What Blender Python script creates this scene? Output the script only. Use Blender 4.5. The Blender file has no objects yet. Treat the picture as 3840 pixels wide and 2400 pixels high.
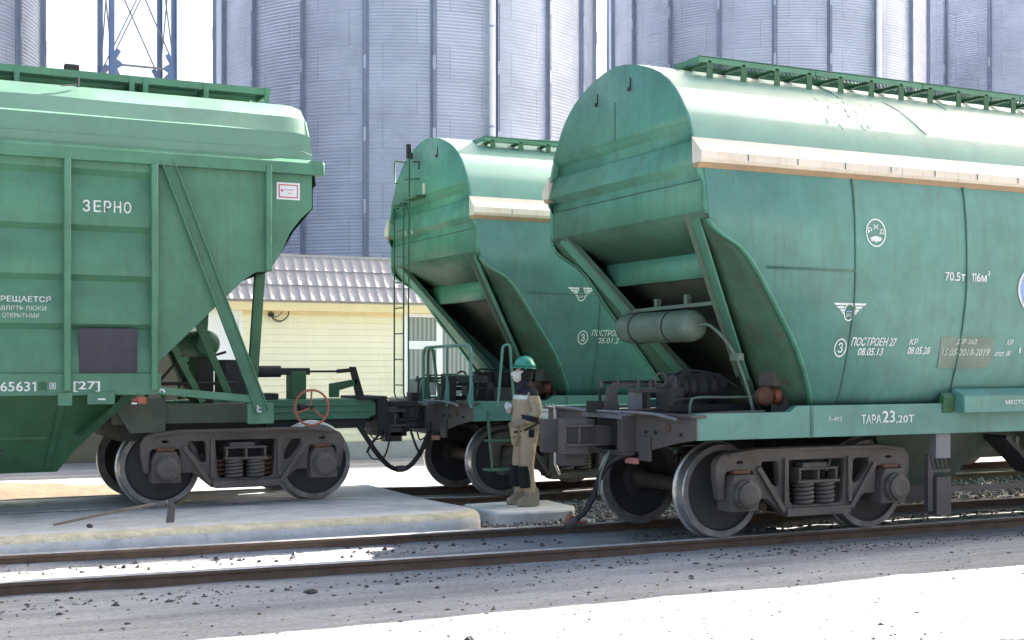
import bpy, bmesh, math, random
from mathutils import Vector, Matrix, noise
R = math.radians
sc = bpy.context.scene
C = sc.collection
random.seed(7)
# ------------------------------------------------------------------ camera
cam_d = bpy.data.cameras.new('camera'); cam = bpy.data.objects.new('camera', cam_d); C.objects.link(cam)
YAW = math.atan2(4893, 10080)
cam.location = (0, 0, 1.886); cam.rotation_euler = (R(90), 0, -YAW)
cam_d.sensor_width = 36; cam_d.lens = 36*4893/3840; cam_d.shift_y = 168/3840
cam_d.clip_start = 0.1; cam_d.clip_end = 3000
sc.camera = cam
# ------------------------------------------------------------------ sky, sun, exposure
SUN = Vector((1.75, 0.62, 1.0)).normalized()
w = bpy.data.worlds.new('World'); sc.world = w; w.use_nodes = True
nt = w.node_tree; sky = nt.nodes.new('ShaderNodeTexSky'); sky.sky_type = 'NISHITA'; sky.sun_disc = False
sky.sun_elevation = math.asin(SUN.z); sky.sun_rotation = math.atan2(SUN.x, SUN.y)
sky.dust_density = 7.0; sky.air_density = 1.0
bg = nt.nodes['Background']; bg.inputs['Strength'].default_value = 0.062
nt.links.new(sky.outputs[0], bg.inputs[0])
sd = bpy.data.lights.new('sun', 'SUN'); sd.energy = 4.5; sd.angle = R(0.5); sd.color = (1, .95, .87)
so = bpy.data.objects.new('sun', sd); C.objects.link(so)
so.rotation_euler = (-SUN).to_track_quat('-Z', 'Y').to_euler(); so.location = SUN*60
sc.view_settings.view_transform = 'Standard'; sc.view_settings.look = 'None'
sc.view_settings.gamma = 1; sc.view_settings.exposure = 2.95
# ------------------------------------------------------------------ materials
M = {}
def nodes(name):
    m = bpy.data.materials.new(name); m.use_nodes = True; M[name] = m
    n = m.node_tree; return m, n, n.nodes['Principled BSDF'], n.nodes.new, n.links.new
def paint(name, col, rough=.45, var=.18, dirt=(.10, .085, .06), dirt_amt=.25, streak=.25, metallic=0, bump=.04, bscale=2.2, scale=1.0, spec=.5, runs=0):
    m, n, b, N, L = nodes(name)
    tc = N('ShaderNodeTexCoord')
    n1 = N('ShaderNodeTexNoise'); n1.inputs['Scale'].default_value = 2.3*scale; n1.inputs['Detail'].default_value = 8; n1.inputs['Roughness'].default_value = .65
    L(tc.outputs['Object'], n1.inputs['Vector'])
    mp = N('ShaderNodeMapping'); mp.inputs['Scale'].default_value = (7*scale, 7*scale, .55*scale); L(tc.outputs['Object'], mp.inputs[0])
    n2 = N('ShaderNodeTexNoise'); n2.inputs['Scale'].default_value = 1.6; n2.inputs['Detail'].default_value = 6; L(mp.outputs[0], n2.inputs['Vector'])
    r1 = N('ShaderNodeMapRange'); r1.inputs[1].default_value = .35; r1.inputs[2].default_value = .7; r1.inputs[3].default_value = 1-var; r1.inputs[4].default_value = 1+var*.6
    L(n1.outputs[0], r1.inputs[0])
    mul = N('ShaderNodeVectorMath'); mul.operation = 'SCALE'; mul.inputs[0].default_value = col; L(r1.outputs[0], mul.inputs['Scale'])
    r2 = N('ShaderNodeMapRange'); r2.inputs[1].default_value = .52; r2.inputs[2].default_value = .8; r2.inputs[3].default_value = 0; r2.inputs[4].default_value = streak
    L(n2.outputs[0], r2.inputs[0])
    r3 = N('ShaderNodeMapRange'); r3.inputs[1].default_value = .55; r3.inputs[2].default_value = .78; r3.inputs[3].default_value = 0; r3.inputs[4].default_value = dirt_amt
    n3 = N('ShaderNodeTexNoise'); n3.inputs['Scale'].default_value = 5.5*scale; n3.inputs['Detail'].default_value = 10; n3.inputs['Roughness'].default_value = .7; L(tc.outputs['Object'], n3.inputs['Vector'])
    L(n3.outputs[0], r3.inputs[0])
    ad = N('ShaderNodeMath'); ad.operation = 'MAXIMUM'; L(r2.outputs[0], ad.inputs[0]); L(r3.outputs[0], ad.inputs[1])
    mx = N('ShaderNodeMix'); mx.data_type = 'RGBA'; L(ad.outputs[0], mx.inputs[0]); L(mul.outputs[0], mx.inputs[6]); mx.inputs[7].default_value = (*dirt, 1)
    last = mx.outputs[2]
    if runs:                                                         # thin rust runs and flecks where the paint has failed
        m4 = N('ShaderNodeMapping'); m4.inputs['Scale'].default_value = (24, 24, .9); L(tc.outputs['Object'], m4.inputs[0])
        n4 = N('ShaderNodeTexNoise'); n4.inputs['Scale'].default_value = 1.0; n4.inputs['Detail'].default_value = 5; L(m4.outputs[0], n4.inputs['Vector'])
        r4 = N('ShaderNodeMapRange'); r4.inputs[1].default_value = .60; r4.inputs[2].default_value = .74; r4.inputs[3].default_value = 0; r4.inputs[4].default_value = runs; L(n4.outputs[0], r4.inputs[0])
        n5 = N('ShaderNodeTexNoise'); n5.inputs['Scale'].default_value = 26; n5.inputs['Detail'].default_value = 6; n5.inputs['Roughness'].default_value = .7; L(tc.outputs['Object'], n5.inputs['Vector'])
        r5 = N('ShaderNodeMapRange'); r5.inputs[1].default_value = .69; r5.inputs[2].default_value = .74; r5.inputs[3].default_value = 0; r5.inputs[4].default_value = runs*1.6; L(n5.outputs[0], r5.inputs[0])
        mx4 = N('ShaderNodeMath'); mx4.operation = 'MAXIMUM'; L(r4.outputs[0], mx4.inputs[0]); L(r5.outputs[0], mx4.inputs[1])
        k4 = N('ShaderNodeMix'); k4.data_type = 'RGBA'; L(mx4.outputs[0], k4.inputs[0]); L(last, k4.inputs[6]); k4.inputs[7].default_value = (.13, .085, .055, 1); last = k4.outputs[2]
    L(last, b.inputs['Base Color'])
    rr = N('ShaderNodeMapRange'); rr.inputs[1].default_value = .3; rr.inputs[2].default_value = .7; rr.inputs[3].default_value = rough-.08; rr.inputs[4].default_value = rough+.15
    L(n3.outputs[0], rr.inputs[0]); L(rr.outputs[0], b.inputs['Roughness'])
    b.inputs['Metallic'].default_value = metallic
    b.inputs['Specular IOR Level'].default_value = spec
    if bump:
        nb = N('ShaderNodeTexNoise'); nb.inputs['Scale'].default_value = bscale; nb.inputs['Detail'].default_value = 3; L(tc.outputs['Object'], nb.inputs['Vector'])
        bp = N('ShaderNodeBump'); bp.inputs['Strength'].default_value = bump*4; bp.inputs['Distance'].default_value = .05; L(nb.outputs[0], bp.inputs['Height']); L(bp.outputs[0], b.inputs['Normal'])
    return m
paint('teal_paint', (.100, .258, .215), .42, .2, (.10, .13, .095), .38, .42, bump=.012, runs=.38)
rp_ = paint('roof_paint', (.095, .275, .205), .52, .12, (.12, .16, .13), .3, .22, bump=.006)
rb_ = rp_.node_tree.nodes['Principled BSDF']; rb_.inputs['Coat Weight'].default_value = .8; rb_.inputs['Coat Roughness'].default_value = .5; rb_.inputs['Specular IOR Level'].default_value = .7
paint('teal_end_paint', (.090, .278, .190), .45, .2, (.09, .11, .075), .38, .42, bump=.015, runs=.38)
rp_ = paint('green_roof_paint', (.095, .24, .155), .52, .12, (.12, .16, .11), .3, .2, bump=.02)
rb_ = rp_.node_tree.nodes['Principled BSDF']; rb_.inputs['Coat Weight'].default_value = .6; rb_.inputs['Coat Roughness'].default_value = .48; rb_.inputs['Specular IOR Level'].default_value = .9
paint('green_paint', (.082, .232, .142), .42, .2, (.09, .11, .07), .38, .38, bump=.02, runs=.38)
paint('dark_green_paint', (.035, .125, .055), .5, .2, (.05, .05, .035), .4, .35, runs=.38)
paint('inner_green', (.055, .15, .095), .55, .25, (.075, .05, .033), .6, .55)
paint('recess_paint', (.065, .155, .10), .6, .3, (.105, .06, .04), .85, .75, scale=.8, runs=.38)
paint('rusty_shaded_green', (.07, .10, .075), .65, .3, (.12, .07, .045), .7, .6)  # green with rust; its dark tone also stands for shade under the frame
paint('cream_paint', (.68, .60, .50), .5, .12, (.40, .24, .12), .35, .35, runs=.38)
paint('tan_paint', (.36, .25, .15), .6, .2, (.25, .14, .07), .5, .4)
paint('tank_paint', (.125, .18, .14), .5, .2, (.15, .11, .07), .5, .5)
paint('grime', (.085, .075, .072), .6, .3, (.10, .06, .045), .5, .3)
paint('bogie_grey', (.116, .100, .088), .65, .3, (.16, .11, .075), .55, .4, bump=.03, bscale=20)
paint('soot', (.028, .027, .028), .65, .3, (.06, .04, .03), .4, .2)
paint('axle_brown', (.085, .065, .05), .6, .3, (.12, .08, .05), .4, .2)
paint('web_dark', (.05, .045, .045), .6, .25, (.085, .06, .045), .4, .0)
paint('plate_grey', (.115, .10, .092), .6, .25, (.16, .10, .07), .5, .45)
paint('rust', (.17, .075, .045), .7, .3, (.09, .04, .03), .5, .3)
paint('rust_red', (.42, .12, .08), .55, .25, (.2, .06, .04), .4, .2)
paint('pink_red', (.50, .20, .17), .6, .2, (.2, .1, .08), .4, .2)
paint('rail_side', (.13, .085, .06), .75, .3, (.08, .05, .035), .5, .2, scale=2)
paint('rubber', (.018, .018, .018), .55, .3, (.05, .045, .04), .3, .1)
paint('white_letter', (.74, .77, .74), .5, .15, (.14, .27, .20), .75, .5, bump=0, scale=4)
paint('worn_letter', (.56, .62, .57), .5, .2, (.14, .27, .20), .85, .7, bump=0, scale=4)
paint('blue_letter', (.25, .38, .62), .5, .1, (.3, .35, .4), .3, .2, bump=0)
paint('grey_patch', (.185, .24, .185), .6, .25, (.14, .22, .17), .5, .5, bump=0)
paint('violet_patch', (.055, .045, .065), .55, .2, (.05, .08, .06), .35, .5, bump=0)
paint('seam_line', (.055, .15, .115), .6, .3, (.07, .05, .04), .5, .3, bump=0)
paint('siding', (.84, .78, .59), .55, .05, (.55, .45, .27), .15, .15, bump=0)
paint('siding_trim', (.78, .63, .36), .55, .06, (.5, .38, .18), .15, .15, bump=0)
paint('plinth', (.40, .40, .40), .8, .12, (.25, .23, .2), .3, .3)
paint('white_frame', (.82, .82, .82), .4, .04, (.6, .58, .55), .1, .1, bump=0)
paint('blue_steel', (.14, .20, .36), .45, .2, (.10, .10, .12), .3, .2)
paint('grey_steel', (.20, .205, .22), .5, .2, (.12, .11, .1), .3, .2)
paint('white_pipe', (.80, .82, .84), .35, .05, (.5, .5, .5), .15, .2, bump=0)
paint('concrete', (.60, .595, .585), .85, .22, (.22, .20, .17), .45, .0, bump=.05, bscale=30, scale=1.3)
paint('concrete_edge', (.62, .57, .41), .85, .3, (.28, .26, .22), .75, .2, bump=.06, bscale=20, scale=2.5)
paint('helmet_green', (.04, .30, .22), .25, .08, (.1, .2, .17), .15, .1, bump=0)
paint('cloth_beige', (.46, .36, .25), .9, .15, (.26, .2, .14), .35, .2, bump=.12, bscale=14)
paint('cloth_navy', (.022, .022, .036), .9, .2, (.05, .05, .06), .3, .2, bump=.12, bscale=14)
paint('cloth_black', (.014, .014, .016), .9, .2, (.04, .04, .04), .3, .2, bump=.1, bscale=14)
paint('mask_white', (.78, .72, .64), .85, .06, (.55, .5, .44), .15, .1, bump=.05, bscale=30)
paint('glove_white', (.74, .74, .74), .85, .1, (.45, .42, .4), .25, .1, bump=.08, bscale=30)
paint('tape_silver', (.78, .79, .80), .35, .06, (.5, .5, .5), .1, .1, bump=0)
paint('boot_grey', (.33, .27, .20), .85, .3, (.12, .1, .08), .5, .2, bump=.1, bscale=20)
paint('skin', (.46, .27, .19), .55, .08, (.35, .2, .14), .1, .0, bump=0)
paint('wood', (.30, .235, .17), .7, .25, (.16, .12, .09), .4, .3, scale=4)
paint('tool_steel', (.17, .15, .14), .5, .3, (.16, .09, .06), .4, .2, metallic=.4)
paint('dark_stone', (.066, .06, .057), .85, .3, (.16, .14, .12), .4, .0, scale=6, bump=.1, bscale=40)
paint('gravel', (.30, .285, .265), .9, .35, (.10, .095, .09), .8, .0, scale=5, bump=.1, bscale=50)
paint('shadow_patch', (.055, .06, .068), .6, .2, (.1, .095, .09), .3, .1, bump=.1, bscale=9)  # dark tone for the shadow shape on the sunlit ground
paint('sand', (.125, .080, .045), .95, .35, (.07, .05, .03), .6, .0, scale=1.2, bump=.12, bscale=8)
paint('sign_white', (.74, .76, .78), .5, .05, (.5, .5, .5), .2, .2, bump=0)
paint('sign_red', (.55, .12, .12), .5, .05, (.3, .1, .1), .2, .1, bump=0)
def metal(name, col, rough, metallic=.85):
    m, n, b, N, L = nodes(name)
    b.inputs['Metallic'].default_value = metallic; b.inputs['Roughness'].default_value = rough
    tc = N('ShaderNodeTexCoord'); n1 = N('ShaderNodeTexNoise'); n1.inputs['Scale'].default_value = 9; n1.inputs['Detail'].default_value = 8
    L(tc.outputs['Object'], n1.inputs['Vector'])
    r1 = N('ShaderNodeMapRange'); r1.inputs[1].default_value = .3; r1.inputs[2].default_value = .7; r1.inputs[3].default_value = .65; r1.inputs[4].default_value = 1.15; L(n1.outputs[0], r1.inputs[0])
    mul = N('ShaderNodeVectorMath'); mul.operation = 'SCALE'; mul.inputs[0].default_value = col; L(r1.outputs[0], mul.inputs['Scale']); L(mul.outputs[0], b.inputs['Base Color'])
    r2 = N('ShaderNodeMapRange'); r2.inputs[3].default_value = rough+.15; r2.inputs[4].default_value = rough-.1; L(n1.outputs[0], r2.inputs[0]); L(r2.outputs[0], b.inputs['Roughness'])
metal('tread', (.62, .60, .58), .32)
metal('rail_top', (.60, .57, .54), .35, .3)
metal('rim_face', (.27, .25, .24), .5, .5)
# ground: dusty concrete-like earth with speckles
def ground_mat(name, c1, c2, speck):
    m, n, b, N, L = nodes(name)
    tc = N('ShaderNodeTexCoord')
    def nz(s, d=8, ro=.6, vec=None):
        x = N('ShaderNodeTexNoise'); x.inputs['Scale'].default_value = s; x.inputs['Detail'].default_value = d; x.inputs['Roughness'].default_value = ro; L(vec or tc.outputs['Object'], x.inputs['Vector']); return x
    mp = N('ShaderNodeMapping'); mp.inputs['Scale'].default_value = (.35, 1.5, 1); L(tc.outputs['Object'], mp.inputs[0])
    a = nz(.9, 10, .65, mp.outputs[0]); f = nz(28, 8, .75); s = nz(11, 8, .74)
    ra = N('ShaderNodeMapRange'); ra.inputs[1].default_value = .38; ra.inputs[2].default_value = .66; L(a.outputs[0], ra.inputs[0])
    mx = N('ShaderNodeMix'); mx.data_type = 'RGBA'; L(ra.outputs[0], mx.inputs[0]); mx.inputs[6].default_value = (*c1, 1); mx.inputs[7].default_value = (*c2, 1)
    rf = N('ShaderNodeMapRange'); rf.inputs[1].default_value = .3; rf.inputs[2].default_value = .7; rf.inputs[3].default_value = .62; rf.inputs[4].default_value = 1.3; L(f.outputs[0], rf.inputs[0])
    mu = N('ShaderNodeVectorMath'); mu.operation = 'SCALE'; L(mx.outputs[2], mu.inputs[0]); L(rf.outputs[0], mu.inputs['Scale'])
    rs = N('ShaderNodeMapRange'); rs.inputs[1].default_value = .615; rs.inputs[2].default_value = .675; rs.inputs[3].default_value = 0; rs.inputs[4].default_value = speck; L(s.outputs[0], rs.inputs[0])
    m2 = N('ShaderNodeMix'); m2.data_type = 'RGBA'; L(rs.outputs[0], m2.inputs[0]); L(mu.outputs[0], m2.inputs[6]); m2.inputs[7].default_value = (.045, .042, .04, 1)
    L(m2.outputs[2], b.inputs['Base Color']); b.inputs['Roughness'].default_value = .95; b.inputs['Specular IOR Level'].default_value = .2
    bp = N('ShaderNodeBump'); bp.inputs['Strength'].default_value = .5; bp.inputs['Distance'].default_value = .02; L(f.outputs[0], bp.inputs['Height'])
    L(bp.outputs[0], b.inputs['Normal'])
ground_mat('earth', (.245, .245, .252), (.42, .415, .41), .85)
# expanded metal grating: real holes through a sheet
m, n, b, N, L = nodes('grating')
b.inputs['Base Color'].default_value = (.05, .13, .085, 1); b.inputs['Roughness'].default_value = .5
tc = N('ShaderNodeTexCoord'); mp = N('ShaderNodeMapping'); mp.inputs['Rotation'].default_value = (0, 0, R(45)); mp.inputs['Scale'].default_value = (28, 28, 28); L(tc.outputs['Object'], mp.inputs[0])
sx = N('ShaderNodeSeparateXYZ'); L(mp.outputs[0], sx.inputs[0])
def fr(o):
    f = N('ShaderNodeMath'); f.operation = 'FRACT'; L(o, f.inputs[0]); g = N('ShaderNodeMath'); g.operation = 'GREATER_THAN'; g.inputs[1].default_value = .34; L(f.outputs[0], g.inputs[0]); return g
g1 = fr(sx.outputs[0]); g2 = fr(sx.outputs[1]); mm = N('ShaderNodeMath'); mm.operation = 'MULTIPLY'; L(g1.outputs[0], mm.inputs[0]); L(g2.outputs[0], mm.inputs[1])
iv = N('ShaderNodeMath'); iv.operation = 'SUBTRACT'; iv.inputs[0].default_value = 1; L(mm.outputs[0], iv.inputs[1]); L(iv.outputs[0], b.inputs['Alpha'])
# corrugated galvanised silo sheets (UV: u = sheets round, v = sheets up)
m, n, b, N, L = nodes('galvanised')
uv = N('ShaderNodeTexCoord')
br = N('ShaderNodeTexBrick'); br.offset = .5; br.offset_frequency = 2; br.inputs['Color1'].default_value = (.41, .45, .55, 1); br.inputs['Color2'].default_value = (.45, .49, .585, 1); br.inputs['Mortar'].default_value = (.33, .36, .43, 1)
br.inputs['Scale'].default_value = 1; br.inputs['Brick Width'].default_value = 1; br.inputs['Row Height'].default_value = 1; br.inputs['Mortar Size'].default_value = .009; br.inputs['Mortar Smooth'].default_value = .3
L(uv.outputs['UV'], br.inputs['Vector'])
nn = N('ShaderNodeTexNoise'); nn.inputs['Scale'].default_value = .7; nn.inputs['Detail'].default_value = 8; L(uv.outputs['Object'], nn.inputs['Vector'])
rg = N('ShaderNodeMapRange'); rg.inputs[1].default_value = .3; rg.inputs[2].default_value = .7; rg.inputs[3].default_value = .86; rg.inputs[4].default_value = 1.1; L(nn.outputs[0], rg.inputs[0])
mu = N('ShaderNodeVectorMath'); mu.operation = 'SCALE'; L(br.outputs[0], mu.inputs[0]); L(rg.outputs[0], mu.inputs['Scale']); L(mu.outputs[0], b.inputs['Base Color'])
b.inputs['Metallic'].default_value = .35; b.inputs['Roughness'].default_value = .5
sx = N('ShaderNodeSeparateXYZ'); L(uv.outputs['Object'], sx.inputs[0])
ml = N('ShaderNodeMath'); ml.operation = 'MULTIPLY'; ml.inputs[1].default_value = 2*math.pi/.104; L(sx.outputs[2], ml.inputs[0])
sn = N('ShaderNodeMath'); sn.operation = 'SINE'; L(ml.outputs[0], sn.inputs[0])
bp = N('ShaderNodeBump'); bp.inputs['Strength'].default_value = 1; bp.inputs['Distance'].default_value = .007; L(sn.outputs[0], bp.inputs['Height']); L(bp.outputs[0], b.inputs['Normal'])
paint('galv_rib', (.22, .255, .34), .45, .12, (.15, .15, .17), .3, .3, metallic=.4, bump=0)
paint('galv_light', (.42, .46, .56), .45, .12, (.25, .25, .27), .3, .3, metallic=.4, bump=0)
paint('roof_tile', (.40, .365, .375), .55, .1, (.22, .2, .2), .25, .3, metallic=.2, bump=0)
# curtained window glass
m, n, b, N, L = nodes('window_pane')
b.inputs['Base Color'].default_value = (.10, .11, .12, 1); b.inputs['Roughness'].default_value = .08
m, n, b, N, L = nodes('curtain')
tc = N('ShaderNodeTexCoord'); wv = N('ShaderNodeTexWave'); wv.wave_type = 'BANDS'; wv.bands_direction = 'X'; wv.inputs['Scale'].default_value = 3.3; wv.inputs['Distortion'].default_value = .6; L(tc.outputs['Object'], wv.inputs['Vector'])
cr = N('ShaderNodeMix'); cr.data_type = 'RGBA'; L(wv.outputs[1], cr.inputs[0]); cr.inputs[6].default_value = (.15, .16, .16, 1); cr.inputs[7].default_value = (.33, .34, .33, 1)
L(cr.outputs[2], b.inputs['Base Color']); b.inputs['Roughness'].default_value = .35; b.inputs['Coat Weight'].default_value = .6; b.inputs['Coat Roughness'].default_value = .03

# ------------------------------------------------------------------ mesh helpers
class MB:
    def __init__(s): s.v = []; s.f = []; s.m = []; s.mats = []
    def mi(s, m):
        if m not in s.mats: s.mats.append(m)
        return s.mats.index(m)
    def add(s, vs, fs, m):
        o = len(s.v); s.v += [tuple(v) for v in vs]; k = s.mi(m)
        for f in fs: s.f.append([o+i for i in f]); s.m.append(k)
        return s
    def box(s, x0, x1, y0, y1, z0, z1, m):
        vs = [(x, y, z) for x in (x0, x1) for y in (y0, y1) for z in (z0, z1)]
        return s.add(vs, [(0,1,3,2),(4,6,7,5),(0,4,5,1),(2,3,7,6),(0,2,6,4),(1,5,7,3)], m)
    def bar(s, p0, p1, wd, ht, m, up=(0,0,1)):
        p0 = Vector(p0); p1 = Vector(p1); d = (p1-p0).normalized(); u = Vector(up)
        if abs(d.dot(u)) > .97: u = Vector((1, 0, 0))
        a = d.cross(u).normalized(); b2 = a.cross(d).normalized()
        vs = []
        for p in (p0, p1):
            for i, j in ((-1,-1),(1,-1),(1,1),(-1,1)): vs.append(p+a*wd/2*i+b2*ht/2*j)
        return s.add(vs, [(0,1,2,3),(7,6,5,4),(0,4,5,1),(1,5,6,2),(2,6,7,3),(3,7,4,0)], m)
    def channel(s, p0, p1, wd, ht, m, up, t=.012):
        # U section: web + two flanges
        p0 = Vector(p0); p1 = Vector(p1); d = (p1-p0).normalized(); a = d.cross(Vector(up)).normalized(); b2 = a.cross(d).normalized()
        s.bar(p0, p1, wd, t, m, up)
        for k in (-1, 1):
            o = a*(wd/2-t/2)*k + b2*(ht/2+t*.4)
            s.bar(p0+o, p1+o, t, ht, m, up)
        return s
    def tube(s, pts, r, m, n=8, cap=True):
        pts = [Vector(p) for p in pts]; rings = []; prev = None
        rr = r if isinstance(r, (list, tuple)) else [r]*len(pts)
        for i, p in enumerate(pts):
            d = (pts[min(i+1, len(pts)-1)]-pts[max(i-1, 0)]).normalized()
            if prev is None:
                u = Vector((0,0,1)) if abs(d.z) < .9 else Vector((1,0,0)); a = d.cross(u).normalized()
            else:
                a = (prev-d*prev.dot(d)).normalized()
            prev = a; b2 = d.cross(a)
            rings.append([p+(a*math.cos(t)+b2*math.sin(t))*rr[i] for t in [2*math.pi*k/n for k in range(n)]])
        o = len(s.v); vs = [v for q in rings for v in q]; fs = []
        for i in range(len(rings)-1):
            for k in range(n): fs.append((i*n+k, i*n+(k+1)%n, (i+1)*n+(k+1)%n, (i+1)*n+k))
        if cap: fs.append(tuple(range(n))[::-1]); fs.append(tuple((len(rings)-1)*n+k for k in range(n)))
        return s.add(vs, fs, m)
    def lathe(s, c, axis, prof, m, n=32, mats=None):
        # prof: (r, h) along axis
        c = Vector(c); ax = Vector(axis).normalized(); u = Vector((0,0,1)) if abs(ax.z) < .9 else Vector((1,0,0)); a = ax.cross(u).normalized(); b2 = ax.cross(a)
        vs = []
        for r, h in prof:
            for k in range(n):
                t = 2*math.pi*k/n; vs.append(c+ax*h+(a*math.cos(t)+b2*math.sin(t))*max(r, 1e-4))
        for i in range(len(prof)-1):
            mm = mats[i] if mats else m
            fs = [(k, (k+1)%n, n+(k+1)%n, n+k) for k in range(n)]
            s.add(vs[i*n:(i+2)*n], fs, mm)
        return s
    def grid(s, rows, m, close=False):
        k = len(rows[0]); vs = [p for r in rows for p in r]; fs = []
        for i in range(len(rows)-1):
            for j in range(k-1 if not close else k): fs.append((i*k+j, i*k+(j+1)%k, (i+1)*k+(j+1)%k, (i+1)*k+j))
        return s.add(vs, fs, m)
    def poly(s, pts, m): return s.add(pts, [tuple(range(len(pts)))], m)
    def prism(s, pts, off, m):
        k = len(pts); off = Vector(off); vs = [Vector(p) for p in pts]+[Vector(p)+off for p in pts]
        fs = [tuple(range(k))[::-1], tuple(range(k, 2*k))]+[(i, (i+1)%k, k+(i+1)%k, k+i) for i in range(k)]
        return s.add(vs, fs, m)
    def mesh(s, me, fn, m):
        return s.add([fn(v.co) for v in me.vertices], [tuple(p.vertices) for p in me.polygons], m)
    def build(s, name, parent=None, off=(0,0,0), smooth=35, bevel=0, weld=False, solid=0, sub=0, recalc=True):
        me = bpy.data.meshes.new(name)
        bm = bmesh.new(); ox, oy, oz = off
        vv = [bm.verts.new((x-ox, y-oy, z-oz)) for x, y, z in s.v]
        for f, k in zip(s.f, s.m):
            try: q = bm.faces.new([vv[i] for i in f]); q.material_index = k
            except ValueError: pass
        if weld: bmesh.ops.remove_doubles(bm, verts=bm.verts[:], dist=.0006)
        if recalc: bmesh.ops.recalc_face_normals(bm, faces=bm.faces[:])
        bm.to_mesh(me); bm.free()
        for q in s.mats: me.materials.append(M[q])
        if smooth:
            me.polygons.foreach_set('use_smooth', [True]*len(me.polygons)); me.set_sharp_from_angle(angle=R(smooth))
        o = bpy.data.objects.new(name, me); C.objects.link(o)
        if parent: o.parent = parent
        if solid: md = o.modifiers.new('solid', 'SOLIDIFY'); md.thickness = solid; md.offset = 0
        if bevel: md = o.modifiers.new('bevel', 'BEVEL'); md.width = bevel; md.segments = 2; md.limit_method = 'ANGLE'; md.angle_limit = R(40)
        if sub: md = o.modifiers.new('sub', 'SUBSURF'); md.levels = sub; md.render_levels = sub
        return o
def arc(cx, cz, r, a0, a1, n): return [(cx+r*math.cos(R(a0+(a1-a0)*i/n)), cz+r*math.sin(R(a0+(a1-a0)*i/n))) for i in range(n+1)]
def from_curve(cu):
    o = bpy.data.objects.new('temporary', cu); C.objects.link(o); bpy.context.view_layer.update()
    dg = bpy.context.evaluated_depsgraph_get(); me = bpy.data.meshes.new_from_object(o.evaluated_get(dg))
    bpy.data.objects.remove(o); return me
def plate(outline, holes, thick, bev=.0):
    cu = bpy.data.curves.new('plate', 'CURVE'); cu.dimensions = '2D'; cu.fill_mode = 'BOTH'; cu.extrude = thick/2-bev; cu.bevel_depth = bev; cu.bevel_resolution = 1
    for lp in [outline]+holes:
        sp = cu.splines.new('POLY'); sp.points.add(len(lp)-1); sp.use_cyclic_u = True
        for p, q in zip(sp.points, lp): p.co = (q[0], q[1], 0, 1)
    me = from_curve(cu); bpy.data.curves.remove(cu); return me
def text_mesh(s, bold=False):
    cu = bpy.data.curves.new('text', 'FONT'); cu.body = s; cu.size = 1; cu.resolution_u = 3; cu.fill_mode = 'FRONT'
    if bold: cu.offset = .012
    me = from_curve(cu); bpy.data.curves.remove(cu); return me
def letters(mb, s, x0, x1, z0, z1, yf, m='white_letter', shear=0, bold=True, along='x', jit=0):
    """text fitted to a box on a wall, yf(x, z) gives the wall surface"""
    me = text_mesh(s, bold); xs = [v.co.x for v in me.vertices]; ys = [v.co.y for v in me.vertices]
    if not xs: return
    a, b2, c2, d = min(xs), max(xs), min(ys), max(ys)
    def fn(co):
        t = (co.x-a)/(b2-a); q = (co.y-c2)/(d-c2); x = x0+t*(x1-x0)+shear*(q-.5)*(z1-z0); z = z0+q*(z1-z0)
        return (x, yf(x, z), z)
    mb.mesh(me, fn, m); bpy.data.meshes.remove(me)
def thing(name, label, cat, loc=(0,0,0), group=None, rot=0):
    o = bpy.data.objects.new(name, None); C.objects.link(o); o.location = loc; o.rotation_euler = (0, 0, rot); o.empty_display_size = .2
    o['label'] = label; o['category'] = cat
    if group: o['group'] = group
    return o
def tag(o, label, cat, group=None):
    o['label'] = label; o['category'] = cat
    if group: o['group'] = group
    return o
def struct(o): o['kind'] = 'structure'; return o
def stuff(o, label, cat): o['kind'] = 'stuff'; o['label'] = label; o['category'] = cat; return o
def dup(o, parent=None, loc=None, rz=None):
    c = o.copy(); C.objects.link(c)
    if parent is not None: c.parent = parent
    if loc is not None: c.location = loc
    if rz is not None: c.rotation_euler = (0, 0, rz)
    for ch in list(o.children): dup(ch, c)
    return c
def lerp(tab, t):
    if t <= tab[0][0]: return tab[0][1]
    for (a, b2), (c2, d) in zip(tab, tab[1:]):
        if t <= c2: return b2+(d-b2)*(t-a)/(c2-a)
    return tab[-1][1]
# ------------------------------------------------------------------ ground
YA, ZA, YC, ZC = 11.71, 0.15, 16.52, 0.218     # track centres and rail-top heights
def drift(x):                                    # the near track bends away gently on the left
    t = max(0.0, 6.5-x); return .30*min(1, t/6.0)**1.4 + max(0, t-6)*.06
def sm(a, b2, t):
    t = min(1, max(0, (t-a)/(b2-a))); return t*t*(3-2*t)
def gz(x, y):
    yy = y-drift(x)
    z = .055 + .012*noise.noise((x*.9, y*.9, 0)) + .010*noise.noise((x*3.1, y*3.1, 4))
    if y < 10.6: z += .066*(10.6-max(y, 5.2))*(1-sm(9.9, 10.6, y))
    inside = sm(10.95, 11.1, yy)*(1-sm(12.35, 12.46, yy))
    z = z*(1-inside) + inside*(.010 + .022*noise.noise((x*2.3, y*2.3, 9)) + .03*abs(noise.noise((x*5.1, y*5.1, 2)))*sm(11.9, 12.3, yy))
    if 10.3 < yy < 11: z -= .02*sm(10.3, 10.8, yy)
    if y > 12.6: z -= .03*sm(12.6, 12.9, yy)
    if y > 19: z -= .02
    return z
xs = [-900, -300, -100, -40, -20, -12, -8, -6]+[-5+.14*i for i in range(150)]+[17, 19, 22, 30, 45, 80, 200, 900]
ys = [-900, -200, -50, -15, -4, 0, 3, 5]+[6+.1*i for i in range(100)]+[16.2, 17, 18, 19]+[19.5+.2*i for i in range(20)]+[24, 25, 27, 30, 36, 44, 60, 100, 300, 1200]
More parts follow.
